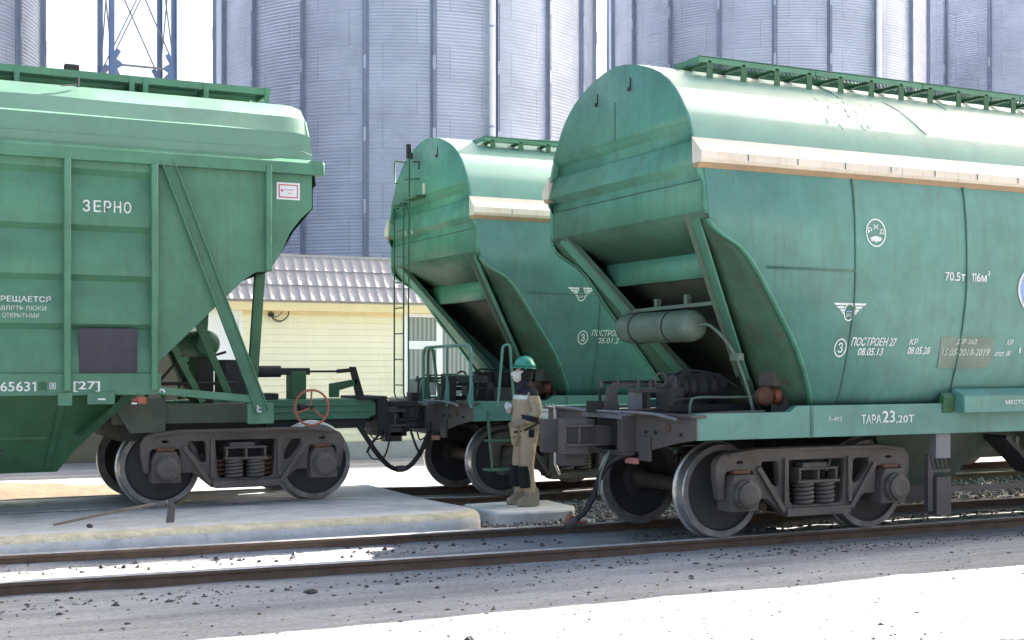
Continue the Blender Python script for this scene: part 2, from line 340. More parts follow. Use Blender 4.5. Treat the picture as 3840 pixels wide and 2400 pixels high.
g = MB(); g.grid([[(x, y, gz(x, y) if -10 < x < 20 and 3 < y < 30 else (.05+max(0, .066*(10.6-max(y, 5.2))))) for x in xs] for y in ys], 'earth')
struct(g.build('ground', smooth=180))
# ------------------------------------------------------------------ rails
def rail(path, ztop, label):
    """rail section swept along a path of (x, y)"""
    prof = [(-.066,-.18),(.066,-.18),(.066,-.168),(.012,-.145),(.010,-.045),(.034,-.036),(.036,-.008),(.026,0),(-.026,0),(-.036,-.008),(-.034,-.036),(-.010,-.045),(-.012,-.145),(-.066,-.168)]
    a = MB(); rows = []
    for i, (x, y) in enumerate(path):
        x2, y2 = path[min(i+1, len(path)-1)]; x1, y1 = path[max(i-1, 0)]; d = Vector((x2-x1, y2-y1)).normalized(); nx, ny = -d.y, d.x
        zt = ztop(x) if callable(ztop) else ztop; rows.append([(x+nx*p, y+ny*p, zt+q) for p, q in prof])
    k = len(prof); o = len(a.v); a.v += [v for r in rows for v in r]
    top, side = a.mi('rail_top'), a.mi('rail_side')
    for i in range(len(rows)-1):
        for j in range(k):
            a.f.append([i*k+j, i*k+(j+1)%k, (i+1)*k+(j+1)%k, (i+1)*k+j]); a.m.append(top if j in (6, 7, 8) else side)
    t = a.build('steel_rail', smooth=30); tag(t, label, 'rail', 'rails of the two tracks'); return t
pa = [-30, -18, -12, -8]+[-6+.7*i for i in range(20)]+[9, 12, 20, 40, 90]
rail([(x, YA-.797+drift(x)) for x in pa], ZA, 'nearest rail, along the dusty ground at the front of the photo')
rail([(x, YA+.797+drift(x)) for x in pa], ZA, 'second rail from the front, beside the concrete slab with the hoe')
rail([(x, YC-.797) for x in (-40, -6, 4.9, 5.6, 6.3, 7, 20, 90)], lambda x: ZC-.07*sm(4.9, 7, x), 'rail let into the concrete slab under the near wheels of the ribbed hopper wagon')
rail([(x, YC+.797) for x in (-40, -6, 4.9, 5.6, 6.3, 7, 20, 90)], lambda x: ZC-.07*sm(4.9, 7, x), 'farthest rail, under the far wheels of the two coupled wagons')
# ------------------------------------------------------------------ concrete slab between and over the tracks
a = MB(); X0, X1 = -7.0, 6.18
def slab_row(x):
    e = max(0, x-5.75)/(X1-5.75); e = 1-math.sqrt(max(0, 1-e*e)) if e < 1 else 1; dy = e*.42; w_ = .012*noise.noise((x*2.2, 0, 0))+.016*noise.noise((x*7, 3, 0))
    return [(x, 13.21+dy+w_, -.05), (x, 13.225+dy+w_, .10), (x, 13.25+dy+w_*1.5, .175), (x, 13.31+dy+w_*1.8, .215+w_*.4), (x, 13.46+dy, .232)]
sx_ = [X0+.1*i for i in range(127)]+[5.7, 5.8, 5.9, 6.0, 6.06, 6.11, 6.15, X1]
rows = [slab_row(x) for x in sx_]
a.grid([r[:3] for r in rows], 'concrete'); a.grid([r[2:] for r in rows], 'concrete_edge')
tops = [[(x, y, .203+.029*max(0, min(1, (14.9-y)/1.3))+(.004*noise.noise((x, y, 1)) if y > 13.9 else 0)) for y in (r[4][1], 14.2, 14.9, 15.6, 16.3, 16.8, 17.25, 17.44)] for x, r in zip(sx_, rows)]
a.grid(tops, 'concrete'); a.grid([[t[-1], (t[-1][0], 17.47, -.05)] for t in tops], 'concrete')
e_ = rows[-1]+tops[-1][1:]; a.poly([(X1, 17.44, -.05)]+[(X1, 13.64, -.05)]+[p for p in e_[2:]], 'concrete')
struct(a.build('concrete_slab', smooth=40, weld=True))
a = MB()
pts = [(6.44, 13.66), (6.95, 13.63), (7.46, 13.66), (7.62, 13.95), (7.66, 14.72), (6.9, 14.78), (6.48, 14.74)]
a.prism([(x, y, -.03) for x, y in pts], (0, 0, .2), 'concrete')
tag(a.build('concrete_block', bevel=.03), 'low grey concrete block between the tracks that the worker stands on', 'concrete block')
# ------------------------------------------------------------------ ballast, pebbles
def stones(name, spots, mats, label, cat):
    a = MB(); rnd = random.Random(3)
    base = [(1,0,0),(-1,0,0),(0,1,0),(0,-1,0),(0,0,1),(0,0,-1)]; fs = [(0,2,4),(2,1,4),(1,3,4),(3,0,4),(2,0,5),(1,2,5),(3,1,5),(0,3,5)]
    for x, y, z, s, fl in spots:
        t = rnd.random()*6.28; c2, s2 = math.cos(t), math.sin(t); vs = []
        for bx, by, bz in base:
            k = s*rnd.uniform(.6, 1.25); px, py = bx*k*rnd.uniform(.8, 1.3), by*k
            vs.append((x+px*c2-py*s2+rnd.uniform(-.2, .2)*s, y+px*s2+py*c2, z+bz*k*fl))
        a.add(vs, fs, rnd.choice(mats))
    return stuff(a.build(name, smooth=0), label, cat)
rnd = random.Random(11); sp = []
for i in range(5200):
    x = rnd.uniform(6.25, 17) if i % 6 else rnd.uniform(6.25, 9.5); y = rnd.uniform(12.62, 15.62)
    if 6.38 < x < 7.7 and 13.58 < y < 14.85: continue
    sp.append((x, y, .03+.03*rnd.random(), rnd.uniform(.018, .042), .7))
for i in range(900):
    x = rnd.uniform(7.2, 16); y = rnd.uniform(11.05, 12.4); sp.append((x, y, gz(x, y)+.008, rnd.uniform(.012, .032), .7))
stones('ballast', sp, ['gravel', 'gravel', 'gravel', 'plate_grey', 'dark_stone'], 'grey crushed stone ballast between the tracks', 'ballast')
sp = []
for i in range(760):
    x = rnd.uniform(.3, 12); y = 10.8-5.9*rnd.random()
    sp.append((x, y, gz(x, y)+.002, rnd.choice([.006, .008, .010, .014, .02]), .5))
for i in range(260):
    x = rnd.uniform(.2, 9); y = 10.35+rnd.gauss(0, .28)
    sp.append((x, y, gz(x, y)+.004, rnd.choice([.008, .012, .018, .026]), .6))
for i in range(240):
    x = rnd.uniform(7.5, 13); y = 10.1+rnd.gauss(0, .22)
    sp.append((x, y, gz(x, y)+.004, rnd.choice([.008, .012, .016]), .6))
for i in range(150):
    x = rnd.uniform(.2, 6.5); y = rnd.uniform(12.0, 12.44)+drift(x)
    sp.append((x, y, gz(x, y)+.006, rnd.choice([.008, .014, .022, .032]), .8))
for i in range(34):
    x = rnd.uniform(.4, 9); y = rnd.uniform(8.6, 10.6); sp.append((x, y, gz(x, y)+.004, rnd.uniform(.022, .042), .45))
stones('pebbles', sp, ['dark_stone', 'dark_stone', 'gravel', 'axle_brown'], 'small dark stones and clods scattered on the dusty ground', 'pebbles')

sp = []
for i in range(620):
    y = 8.1-2.8*rnd.random(); x = rnd.uniform(1.2, 10.5); sp.append((x, y, gz(x, y)+.002, rnd.choice([.005, .006, .008, .010, .016]), .4))
stones('grit', sp, ['soot', 'soot', 'dark_stone', 'axle_brown'], 'dark grit and crumbs strewn over the sunlit ground in front', 'grit')
# ------------------------------------------------------------------ wheels, axles and bogie side frames (shared by all wagons)
def wheel_mb(sgn):
    a = MB(); r = .472
    prof = [(.09,.10),(.12,.10),(.12,.06),(.19,.045),(.385,.03),(.405,.055),(.405,.067),(.462,.067),(r-.004,.055),(r,.0),(r+.004,-.04),(r+.008,-.055),(r+.024,-.062),(r+.030,-.072),(r+.020,-.085),(r-.07,-.088),(r-.09,-.06),(.19,-.02),(.12,-.05),(.09,-.05)]
    mats = ['web_dark']*5+['rim_face']*2+['tread']*5+['tread']*2+['rim_face']+['web_dark']*4
    a.lathe((0, 0, 0), (0, sgn, 0), prof, 'web_dark', 56, mats); return a
def axle_mb():
    a = MB(); a.lathe((0,0,0), (0,1,0), [(.0,-1.08),(.075,-1.08),(.075,-.9),(.105,-.88),(.105,-.66),(.085,-.6),(.08,0),(.085,.6),(.105,.66),(.105,.88),(.075,.9),(.075,1.08),(.0,1.08)], 'axle_brown', 24); return a
H = lambda s: [(s*x, z) for x, z in ([(.68,.785),(.50,.785),(.465,.75),(.452,.56),(.47,.515),(.51,.508),(.56,.535),(.665,.655),(.70,.72)])]
OUT = [(-1.21,.62),(-1.215,.76),(-1.17,.83),(-1.08,.865),(-.78,.90),(.78,.90),(1.08,.865),(1.17,.83),(1.215,.76),(1.21,.62),(1.175,.43),(1.135,.43),(1.13,.66),(1.10,.70),(.79,.70),(.765,.66),(.755,.42),(.62,.415),(.545,.36),(.40,.235),(.34,.22),(-.34,.22),(-.40,.235),(-.545,.36),(-.62,.415),(-.755,.42),(-.765,.66),(-.79,.70),(-1.10,.70),(-1.13,.66),(-1.135,.43),(-1.175,.43)]
CW = [(-.36,.79),(.36,.79),(.375,.77),(.345,.36),(.30,.315),(-.30,.315),(-.345,.36),(-.375,.77)]
EYE = lambda c2: [(c2+.055*math.cos(t), .775+.026*math.sin(t)) for t in [k*math.pi/5 for k in range(10)]]
FRAME = plate(OUT, [CW, H(1), H(-1), EYE(.945), EYE(-.945)], .10, .012)
FLANGE = [(-1.10,.845),(-.78,.882),(.78,.882),(1.10,.845),(1.10,.865),(.78,.902),(-.78,.902),(-1.10,.865)]
def bogie(par, bx, y0, z0, off):
    """one two-axle bogie: wheelsets, side frames with boxes and springs, bolster. bx, y0, z0 = centre on the rails"""
    ax0 = None
    for dx in (-.945, .945):
        if ax0 is None:
            ax0 = axle_mb().build('axle', par); ax0.location = (bx+dx-off[0], y0-off[1], z0+.472-off[2])
            for s in (-1, 1):
                w_ = wheel_mb(s).build('wheel', ax0, smooth=30); w_.location = (0, s*.785, 0)
        else: dup(ax0, par, (bx+dx-off[0], y0-off[1], z0+.472-off[2]))
    for s in (-1, 1):
        yc = y0+s*1.10; a = MB(); a.mesh(FRAME, lambda co: (bx+co.x, yc+co.z, z0+co.y), 'bogie_grey')
        # flanged rims that stand out of the web, as cast
        a.prism([(bx+x, yc+s*.05, z0+z) for x, z in FLANGE], (0, s*.055, 0), 'bogie_grey')
        for k in (-1, 1):
            a.bar((bx+k*.74, yc+s*.065, z0+.72), (bx+k*.42, yc+s*.065, z0+.27), .05, .05, 'bogie_grey')
            a.bar((bx+k*.40, yc+s*.065, z0+.80), (bx+k*.405, yc+s*.065, z0+.34), .05, .045, 'bogie_grey')
        a.box(bx-.40, bx+.40, yc+s*.05, yc+s*.10, z0+.222, z0+.30, 'bogie_grey')
        fr_ = a.build('side_frame', par, off, smooth=40)
        for dx in (-.945, .945):
            a = MB(); cx_ = bx+dx; y1 = yc-s*.10; y2 = yc+s*.13
            a.box(cx_-.165, cx_+.165, min(y1, y2), max(y1, y2), z0+.30, z0+.56, 'bogie_grey')
            a.prism([(cx_-.165, y1, z0+.56), (cx_+.165, y1, z0+.56), (cx_+.11, y1, z0+.66), (cx_-.11, y1, z0+.66)], (0, y2-y1, 0), 'bogie_grey')
            a.lathe((cx_, y2, z0+.47), (0, s, 0), [(.145,0),(.145,.05),(.125,.06),(.125,.10),(.09,.115),(0,.118)], 'bogie_grey', 20)
            for q in range(6):
                t = R(60*q+30); a.lathe((cx_+.132*math.cos(t), y2+s*.05, z0+.47+.132*math.sin(t)), (0, s, 0), [(.014,0),(.014,.02),(0,.02)], 'grime', 6)
            a.box(cx_-.10, cx_+.10, min(yc, yc+s*.09), max(yc, yc+s*.09), z0+.665, z0+.70, 'rust')
            a.build('axle_box', fr_, off, bevel=.008)
        for k, (dx, dy) in enumerate(((-.13, .0), (.13, .0), (-.28, -.17), (.28, -.17))):
            a = MB(); pts = []; n_ = 5 if dy == 0 else 4
            for q in range(n_*12+1):
                t = q*math.pi/6; pts.append((bx+dx+.095*math.cos(t), yc+s*dy+.095*math.sin(t), z0+.325+.215*q/(n_*12)))
            a.tube(pts, .019, 'bogie_grey' if dy == 0 else 'rust', 6); a.build('spring', fr_, off, smooth=60)
        a = MB()                                                    # bolster end above the springs, with its two windows
        a.box(bx-.26, bx+.26, yc-.10, yc+.05, z0+.545, z0+.575, 'bogie_grey'); a.box(bx-.25, bx+.25, yc-.09, yc+.05, z0+.675, z0+.70, 'bogie_grey')
        for dx in (-.245, -.012, .215): a.box(bx+dx, bx+dx+.026, yc-.085, yc+.045, z0+.575, z0+.675, 'bogie_grey')
        a.box(bx-.20, bx+.1, yc-.09, yc+.03, z0+.70, z0+.75, 'grime'); a.box(bx-.30, bx+.30, yc-.06, yc+.048, z0+.30, z0+.325, 'bogie_grey')
        a.build('bolster_end', fr_, off, bevel=.006)
    a = MB(); a.box(bx-.22, bx+.22, y0-1.0, y0+1.0, z0+.55, z0+.80, 'soot'); a.box(bx-.15, bx+.15, y0-.3, y0+.3, z0+.80, z0+.95, 'soot')
    a.box(bx-.36, bx+.36, y0-.93, y0-.80, z0+.24, z0+.56, 'soot'); a.box(bx-.36, bx+.36, y0+.80, y0+.93, z0+.24, z0+.56, 'soot')
    for k in (-1, 1):
        a.bar((bx+k*.42, y0-.8, z0+.42), (bx+k*.42, y0+.8, z0+.42), .07, .1, 'grime')
        for s in (-1, 1): a.prism([(bx+k*.43, y0+s*.79-.04, z0+.62), (bx+k*.50, y0+s*.79-.04, z0+.60), (bx+k*.475, y0+s*.79-.04, z0+.47), (bx+k*.505, y0+s*.79-.04, z0+.34), (bx+k*.43, y0+s*.79-.04, z0+.32)], (0, .08, 0), 'grime')
    a.build('bolster', par, off, smooth=30)
def coupler_mb(x0, y0, z, d, m='grime'):
    """automatic coupler head: shank at x0, nose pointing along d (+1 or -1)"""
    a = MB(); X = lambda t: x0+d*t
    a.prism([(X(0), y0-.09, z-.10), (X(.42), y0-.09, z-.11), (X(.42), y0-.09, z+.11), (X(0), y0-.09, z+.10)], (0, .18, 0), m)
    s = d                                                           # knuckle sides, seen from above
    a.prism([(X(.30), y0-.16*s, z-.17), (X(.42), y0-.25*s, z-.17), (X(.72), y0-.27*s, z-.17), (X(.76), y0-.12*s, z-.17), (X(.55), y0-.04*s, z-.17), (X(.52), y0+.10*s, z-.17), (X(.74), y0+.17*s, z-.17), (X(.70), y0+.25*s, z-.17), (X(.45), y0+.26*s, z-.17), (X(.30), y0+.15*s, z-.17)], (0, 0, .34), m)
    a.box(min(X(.43), X(.68)), max(X(.43), X(.68)), y0-.272, y0-.255, z-.05, z+.10, 'soot'); a.box(min(X(.40), X(.70)), max(X(.40), X(.70)), y0-.30, y0-.255, z+.10, z+.13, m); a.box(min(X(.40), X(.70)), max(X(.40), X(.70)), y0-.30, y0-.255, z-.09, z-.06, m)
    a.box(min(X(.54), X(.57)), max(X(.54), X(.57)), y0-.295, y0-.255, z-.06, z+.10, m)
    a.box(min(X(.38), X(.62)), max(X(.38), X(.62)), y0-.10, y0+.10, z-.30, z-.17, m)
    return a
def hose(pts, r, m='rubber', n=8, seg=24):
    P_ = [Vector(p) for p in pts]; out = []
    for i in range(len(P_)-1):
        p0, p1, p2, p3 = P_[max(i-1, 0)], P_[i], P_[i+1], P_[min(i+2, len(P_)-1)]
        for k in range(seg//(len(P_)-1)+1):
            t = k/(seg//(len(P_)-1)+1)
            out.append(.5*((2*p1)+(p2-p0)*t+(2*p0-5*p1+4*p2-p3)*t*t+(3*p1-p0-3*p2+p3)*t**3))
    out.append(P_[-1]); return out

# ------------------------------------------------------------------ smooth-sided hopper wagons (the right-hand one and the one behind it)
HW = [(1.28,1.27),(1.45,1.36),(1.75,1.455),(2.1,1.535),(2.4,1.585),(2.65,1.60),(2.95,1.60),(3.2,1.59),(3.45,1.565),(3.60,1.53)]      # z -> half width of the side wall
EDGE = [(1.28,1.53),(1.45,1.455),(1.65,1.345),(1.86,1.215),(2.02,1.10),(2.15,.995),(2.39,.815),(2.60,.665),(2.74,.555),(2.85,.44),(2.93,.29),(2.98,.20),(3.03,.135),(3.10,.085),(3.2,.07),(3.57,.06)]  # z -> where the wall ends
ROOF = [(1.44,3.86),(1.41,3.95),(1.37,4.04),(1.32,4.13),(1.255,4.22),(1.19,4.31),(1.12,4.395),(1.0,4.50),(.86,4.593),(.70,4.665),(.55,4.72),(.40,4.765),(.2,4.805),(0,4.82)]
LW = 13.2
def hopper(tag_label, X, Y0, Z0, with_ladder, WZ=0):
    """local frame: x from the end wall, y across (minus = towards the photographer), z above the rails"""
    t = thing('hopper_wagon', tag_label, 'hopper wagon', (X, Y0, Z0), 'grain hopper wagons')
    hw = lambda z: lerp(HW, z)
    zs = sorted(set([z for z, _ in EDGE]+[1.6, 1.95, 2.27, 2.5, 3.45, 3.60]))
    for s in (-1, 1):
        a = MB(); rows = []
        for z in zs:
            e = lerp(EDGE, z) if z < 3.57 else .06; y = s*hw(z)
            rows.append([(e+(LW-2*e)*q/8, y, z) for q in range(9)])
        a.grid(rows, 'teal_paint')
        # welded seams stand a few millimetres proud
        for xs_ in (1.80, 3.27, 4.75, 6.25, 7.75, 9.25, 10.75):
            a.grid([[(xs_-.008, s*(hw(z)+.013), z), (xs_+.008, s*(hw(z)+.013), z)] for z in [1.3+.1*i for i in range(24)]], 'seam_line')
        a.grid([[(x, s*(hw(2.66)+.013), 2.65), (x, s*(hw(2.66)+.013), 2.668)] for x in (.72, 1.2, 1.79)], 'seam_line')
        # edge flange of the arch
        fl = [[(lerp(EDGE, z)-.004, s*(hw(z)+.008), z), (lerp(EDGE, z)-.004, s*(hw(z)-.07), z)] for z in zs if z < 3.2]
        a.grid(fl, 'teal_end_paint')
        a.build('side_wall', t, solid=.012, smooth=50)
        a = MB()
        pr = [(1.45,3.875),(1.615,3.725),(1.62,3.652),(1.592,3.622),(1.46,3.622)]
        x0, x1 = -.02, LW+.02
        a.prism([(x0, s*y, z) for y, z in pr], (x1-x0, 0, 0), 'cream_paint')
        a.prism([(x0+.004, s*y, z) for y, z in ((1.588,3.6215),(1.545,3.575),(1.46,3.58),(1.46,3.6215))], (x1-x0-.008, 0, 0), 'tan_paint')
        for q in range(22): a.box(.5+q*.58, .512+q*.58, s*1.616, s*1.624, 3.655, 3.72, 'seam_line')
        a.build('gutter', t, bevel=.004)
    # roof sheet and end walls
    a = MB(); half = [(y, z) for y, z in ROOF]; full = [(-y, z) for y, z in half]+[(y, z) for y, z in half[::-1][1:]]
    full = [(-1.46, 3.80)]+full+[(1.46, 3.80)]
    a.grid([[(x, y, z) for y, z in full] for x in [.0, .03]+[LW*q/12 for q in range(1, 12)]+[LW-.03, LW]], 'roof_paint')
    for x in (2.1, 3.58, 5.1, 6.6, 8.1, 9.6, 11.1):
        for s in (-1, 1): a.grid([[(x-.008, s*y*1.004, z+.006), (x+.008, s*y*1.004, z+.006)] for y, z in full[1:-1] if .55 < y < 1.05], 'roof_paint')
    # a dent scrape across the roof edge
    if not with_ladder:
        ry = lambda y: lerp([(-p, z) for p, z in ROOF], -abs(y)) if False else lerp([(p, z) for p, z in ROOF[::-1]], abs(y))
        a.tube([(2.70+.3*k/10, -(.98+.33*k/10), ry(.98+.33*k/10)+.001) for k in range(11)], .006, 'grey_steel', 6)
        rs_ = random.Random(5)
        for k in range(26):                                          # small scuffs
            x_ = 2.0+rs_.gauss(0, .22); y_ = 1.12+rs_.gauss(0, .07); l_ = rs_.uniform(.02, .06)
            if .9 < y_ < 1.38: a.tube([(x_, -y_, ry(y_)+.001), (x_+rs_.uniform(-.02, .02), -(y_+l_), ry(y_+l_)+.001)], .0035, 'seam_line', 4)
    a.build('roof', t, solid=.01, smooth=50)
    for e, sx2 in ((0, 1), (LW, -1)):
        a = MB(); XX = lambda q: e+sx2*q
        # end wall profile: dome, ledge, two bands, ledge, lower panel, sloping soffit, cross beam
        dome = [(y, z) for y, z in full[1:-1] if z > 4.04]
        dome = [(-1.37, 4.04)]+dome+[(1.37, 4.04)] if dome[0][1] > 4.041 else dome
        a.poly([(XX(.0), y, z) for y, z in dome], 'teal_end_paint')
        prof = [(.0,4.04,1.37),(.085,3.975,1.40),(.085,3.87,1.44),(.05,3.85,1.47),(-.005,3.63,1.50),(.08,3.56,1.50),(.07,3.50,1.50),(.06,3.17,1.50)]
        a.grid([[(XX(x), y, z) for y in (-h_, 0, h_)] for x, z, h_ in prof], 'teal_end_paint')
        a.grid([[(XX(.062), y, z) for y in (-1.49, 0, 1.49)] for z in (3.468, 3.478)], 'seam_line')
        if e == 0 and not with_ladder: a.box(XX(-.006), XX(0), -.015, -.003, 4.06, 4.45, 'seam_line')
        for s in (-1, 1):                                            # folded return to the side sheet
            a.grid([[(XX(.06 if z < 3.5 else .0), s*1.50, z), (XX(.064 if z < 3.5 else .03), s*(hw(z)-.03), z), (XX(.085), s*(hw(z)-.002), z)] for z in (3.15, 3.25, 3.35, 3.45, 3.54, 3.62, 3.66)], 'teal_end_paint')
        a.build('end_wall', t, solid=.008, smooth=35)
        a = MB()
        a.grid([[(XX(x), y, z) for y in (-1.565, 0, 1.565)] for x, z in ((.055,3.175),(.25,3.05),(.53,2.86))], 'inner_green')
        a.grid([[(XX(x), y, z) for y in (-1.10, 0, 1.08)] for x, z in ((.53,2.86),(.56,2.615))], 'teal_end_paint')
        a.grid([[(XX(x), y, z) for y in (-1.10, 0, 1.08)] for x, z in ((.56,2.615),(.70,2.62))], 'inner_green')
        a.grid([[(XX(x), y, z) for y in (-hw(z)+.02, 0, hw(z)-.02)] for x, z in ((.68,2.80),(1.1,2.42),(1.6,1.96),(2.05,1.55),(2.35,1.28))], 'rusty_shaded_green')
        a.build('slope_sheet', t, solid=.01, smooth=30)
        for s in (-1, 1):
            # side slope plate runs from the arch edge in to the fold line, which a flat stiffener follows
            fold = lambda z: (.13+(3.16-z)/1.54*1.14, s*(1.26-(3.16-z)/1.54*.76)) if z > 1.62 else (1.27+(1.62-z)*.6, s*(.50-(1.62-z)*.2))
            zz = [3.16, 3.08, 3.0, 2.93, 2.85, 2.74, 2.6, 2.4, 2.2, 2.02, 1.86, 1.65, 1.45, 1.28]
            a = MB(); rows = []
            for z in zz:
                fx, fy = fold(z); ex, ey = lerp(EDGE, z)+.03, s*(hw(z)-.02); rows.append([(XX(ex+(fx-ex)*k/3), ey+(fy-ey)*k/3, z) for k in range(4)])
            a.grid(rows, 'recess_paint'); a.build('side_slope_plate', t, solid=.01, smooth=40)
            a = MB(); a.bar((XX(.10), s*1.30, 3.17), (XX(1.235), s*.55, 1.62), .20, .02, 'teal_end_paint', (-sx2, 0, .6)); a.bar((XX(1.235), s*.55, 1.62), (XX(1.44), s*.47, 1.27), .20, .02, 'recess_paint', (-sx2, 0, .6)); a.bar((XX(.085), s*1.20, 3.17), (XX(1.225), s*.455, 1.62), .022, .05, 'tank_paint', (-sx2, 0, .6)); a.build('fold_stiffener', t)
    # underframe
    a = MB()
    for s in (-1, 1):
        y = s*1.46
        a.prism([(.03, y, 1.03), (LW-.03, y, 1.03), (LW-.03, y, 1.275), (LW-1.11, y, 1.275), (LW-1.2, y, 1.335), (1.2, y, 1.335), (1.11, y, 1.275), (.03, y, 1.275)], (0, -s*.08, 0), 'teal_paint')
        a.box(.03, LW-.03, min(y, y-s*.18), max(y, y-s*.18), 1.022, 1.034, 'teal_paint')
        a.box(1.36, 1.40, min(y, y+s*.006), max(y, y+s*.006), 1.03, 1.33, 'seam_line')
    a.build('side_sill', t, bevel=.006)
    a = MB(); a.box(-.1, LW+.1, -.20, .20, .92, 1.22, 'soot')
    for q in range(2):
        x = .1+q*(LW-.2)
    a.box(.05, 1.5, -1.40, 1.40, 1.20, 1.235, 'soot'); a.box(LW-1.5, LW-.05, -1.40, 1.40, 1.20, 1.235, 'soot')
    a.build('centre_sill', t)
    for e, sx2 in ((0, 1), (LW, -1)):
        a = MB(); XX = lambda q: e+sx2*q
        ol = [(-1.50,1.255),(1.50,1.255),(1.50,1.03),(1.15,.98),(.75,.90),(.5,.86),(-.5,.86),(-.75,.90),(-1.15,.98),(-1.50,1.03)]
        a.prism([(XX(.0), y, z) for y, z in ol], (sx2*.02, 0, 0), 'plate_grey')
        a.box(min(XX(-.05), XX(.12)), max(XX(-.05), XX(.12)), -1.5, 1.5, 1.235, 1.262, 'grime')
        for y in (-.36, .36): a.box(min(XX(-.16), XX(.02)), max(XX(-.16), XX(.02)), y-.05, y+.05, .86, 1.22, 'grime')
        a.box(min(XX(-.17), XX(.0)), max(XX(-.17), XX(.0)), -.4, .4, 1.19, 1.245, 'grey_steel'); a.box(min(XX(-.14), XX(.0)), max(XX(-.14), XX(.0)), -.4, .4, .82, .87, 'grime')
        a.lathe((XX(-.002), -1.02, 1.12), (-sx2, 0, 0), [(.045,0),(.045,.012),(0,.012)], 'rust', 12)
        for y in (-1.25, -.8, -.62): a.lathe((XX(-.002), y, 1.07), (-sx2, 0, 0), [(.018,0),(.018,.02),(0,.02)], 'soot', 8)
        a.box(min(XX(-.03), XX(0)), max(XX(-.03), XX(0)), -.72, -.52, .78, 1.03, 'grime'); a.box(min(XX(-.06), XX(-.01)), max(XX(-.06), XX(-.01)), -.50, -.30, .74, .80, 'pink_red')
        a.build('end_beam', t, bevel=.005)
        if e == 0 or True:
            coupler_mb(e-sx2*.02, 0, .88+.13, -sx2).build('coupler', t, bevel=.012)
    bogie(t, 1.69, 0, 0, (0, 0, 0))
    # second bogie shares its meshes
    firsts = [c for c in t.children if c.name.split('.')[0] in ('axle', 'side_frame', 'bolster')]
    for c in firsts:
        l = c.location.copy(); l.x += LW-3.38; dup(c, t, l)
    # discharge hoppers hang below the sills
    for x0 in (2.55, 6.4, 8.6):
        a = MB(); top = [(x0, -1.02), (x0+1.9, -1.02), (x0+1.9, 1.02), (x0, 1.02)]; bot = [(x0+.55, -.62), (x0+1.35, -.62), (x0+1.35, .62), (x0+.55, .62)]
        a.grid([[(x, y, z) for x, y in p+p[:1]] for p, z in ((top, 1.12), (bot, .36), (bot, .24))], 'rusty_shaded_green'); a.poly([(x, y, .24) for x, y in bot], 'soot')
        a.box(x0+.5, x0+1.4, -.66, -.62, .22, .40, 'grime'); a.build('discharge_chute', t)
    for s in (-1, 1):
        for x0 in (3.06, 5.1):
            a = MB(); a.box(x0, x0+.20, s*1.34-.05, s*1.34+.05, .76, 1.03, 'grey_steel'); a.box(x0-.05, x0+.02, s*1.30-.03, s*1.30+.03, .2, .8, 'grime'); a.box(x0+.04, x0+.24, s*1.30-.06, s*1.30+.06, .16, .56, 'grime')
            for q in range(4): a.bar((x0-.02+q*.06, s*1.34, .76), (x0+.03+q*.06, s*1.34, .64), .012, .012, 'grime')
            a.bar((x0-.02, s*1.3, .62), (x0+.26, s*1.3, .62), .05, .03, 'grime'); a.build('hatch_hanger', t)
    a = MB(); a.bar((3.1, -1.28, .42), (5.2, -1.28, .42), .04, .06, 'grime'); a.build('hatch_bar', t)
    a = MB(); a.bar((4.2, -1.1, .95), (4.75, -1.05, .55), .30, .05, 'soot'); a.build('chute_flap', t)
    # folding cover box on the side
    for s in (-1, 1):
        a = MB(); pr = [(1.44,1.49),(1.615,1.415),(1.62,1.235),(1.50,1.235),(1.44,1.30)]
        a.prism([(3.23, s*y, z) for y, z in pr], (6.7, 0, 0), 'teal_paint')
        a.prism([(3.07, s*1.44, 1.45), (3.07, s*1.50, 1.40), (3.07, s*1.47, 1.235), (3.07, s*1.36, 1.235)], (.16, 0, 0), 'dark_green_paint')
        a.build('cover_box', t, bevel=.01)
    # air tank on its shelf at the end, brake gear on the platform
    if not with_ladder:
     a = MB(); a.lathe((.70, -.50, 2.14), (0, 1, 0), [(0,0),(.06,.005),(.12,.03),(.155,.08),(.168,.15),(.168,1.35),(.155,1.42),(.12,1.47),(.06,1.495),(0,1.5)], 'tank_paint', 28)
     tk = a.build('air_tank', t, smooth=50)
     for y in (-.05, .62): a = MB(); a.lathe((.70, y-.012, 2.14), (0, 1, 0), [(.17,0),(.174,.0),(.174,.024),(.17,.024)], 'soot', 28); a.build('tank_strap', tk)
     a = MB(); a.bar((.72, -.82, 2.36), (.72, 1.05, 2.33), .06, .04, 'tank_paint'); a.box(.70, .76, -.28, -.22, 2.36, 2.47, 'tank_paint'); a.box(.70, .76, .30, .36, 2.36, 2.45, 'tank_paint')
     a.build('tank_bracket', t, bevel=.004)
     a = MB(); a.tube(hose([(.70,-.48,2.14),(.70,-.68,2.14),(.76,-.86,2.0),(.85,-.95,1.80),(.98,-.95,1.5),(1.05,-.95,1.28)], .02), .017, 'tank_paint', 8); a.box(.81,.88,-1.03,-.89,1.78,1.85,'tank_paint'); a.build('tank_pipe', t, smooth=50)
    a = MB()
    a.lathe((.62, -.10, 1.50), (1, 0, 0), [(0,0),(.11,0),(.13,.02),(.13,.62),(.11,.66),(0,.66)], 'grime', 20)     # brake cylinder
    a.box(.55, .66, -.28, .08, 1.26, 1.50, 'grime'); a.box(1.15, 1.25, -.28, .08, 1.26, 1.50, 'soot')
    a.bar((-.05, .02, 1.51), (.62, -.08, 1.52), .035, .03, 'grime'); a.bar((-.02, .02, 1.545), (.35, -.02, 1.545), .016, .022, 'axle_brown'); a.bar((.1, -.12, 1.47), (.6, -.16, 1.47), .03, .04, 'grime')
    a.prism([(-.12, .0, 1.25), (.06, .0, 1.25), (.02, .0, 1.50), (-.06, .0, 1.52)], (0, .06, 0), 'grime')
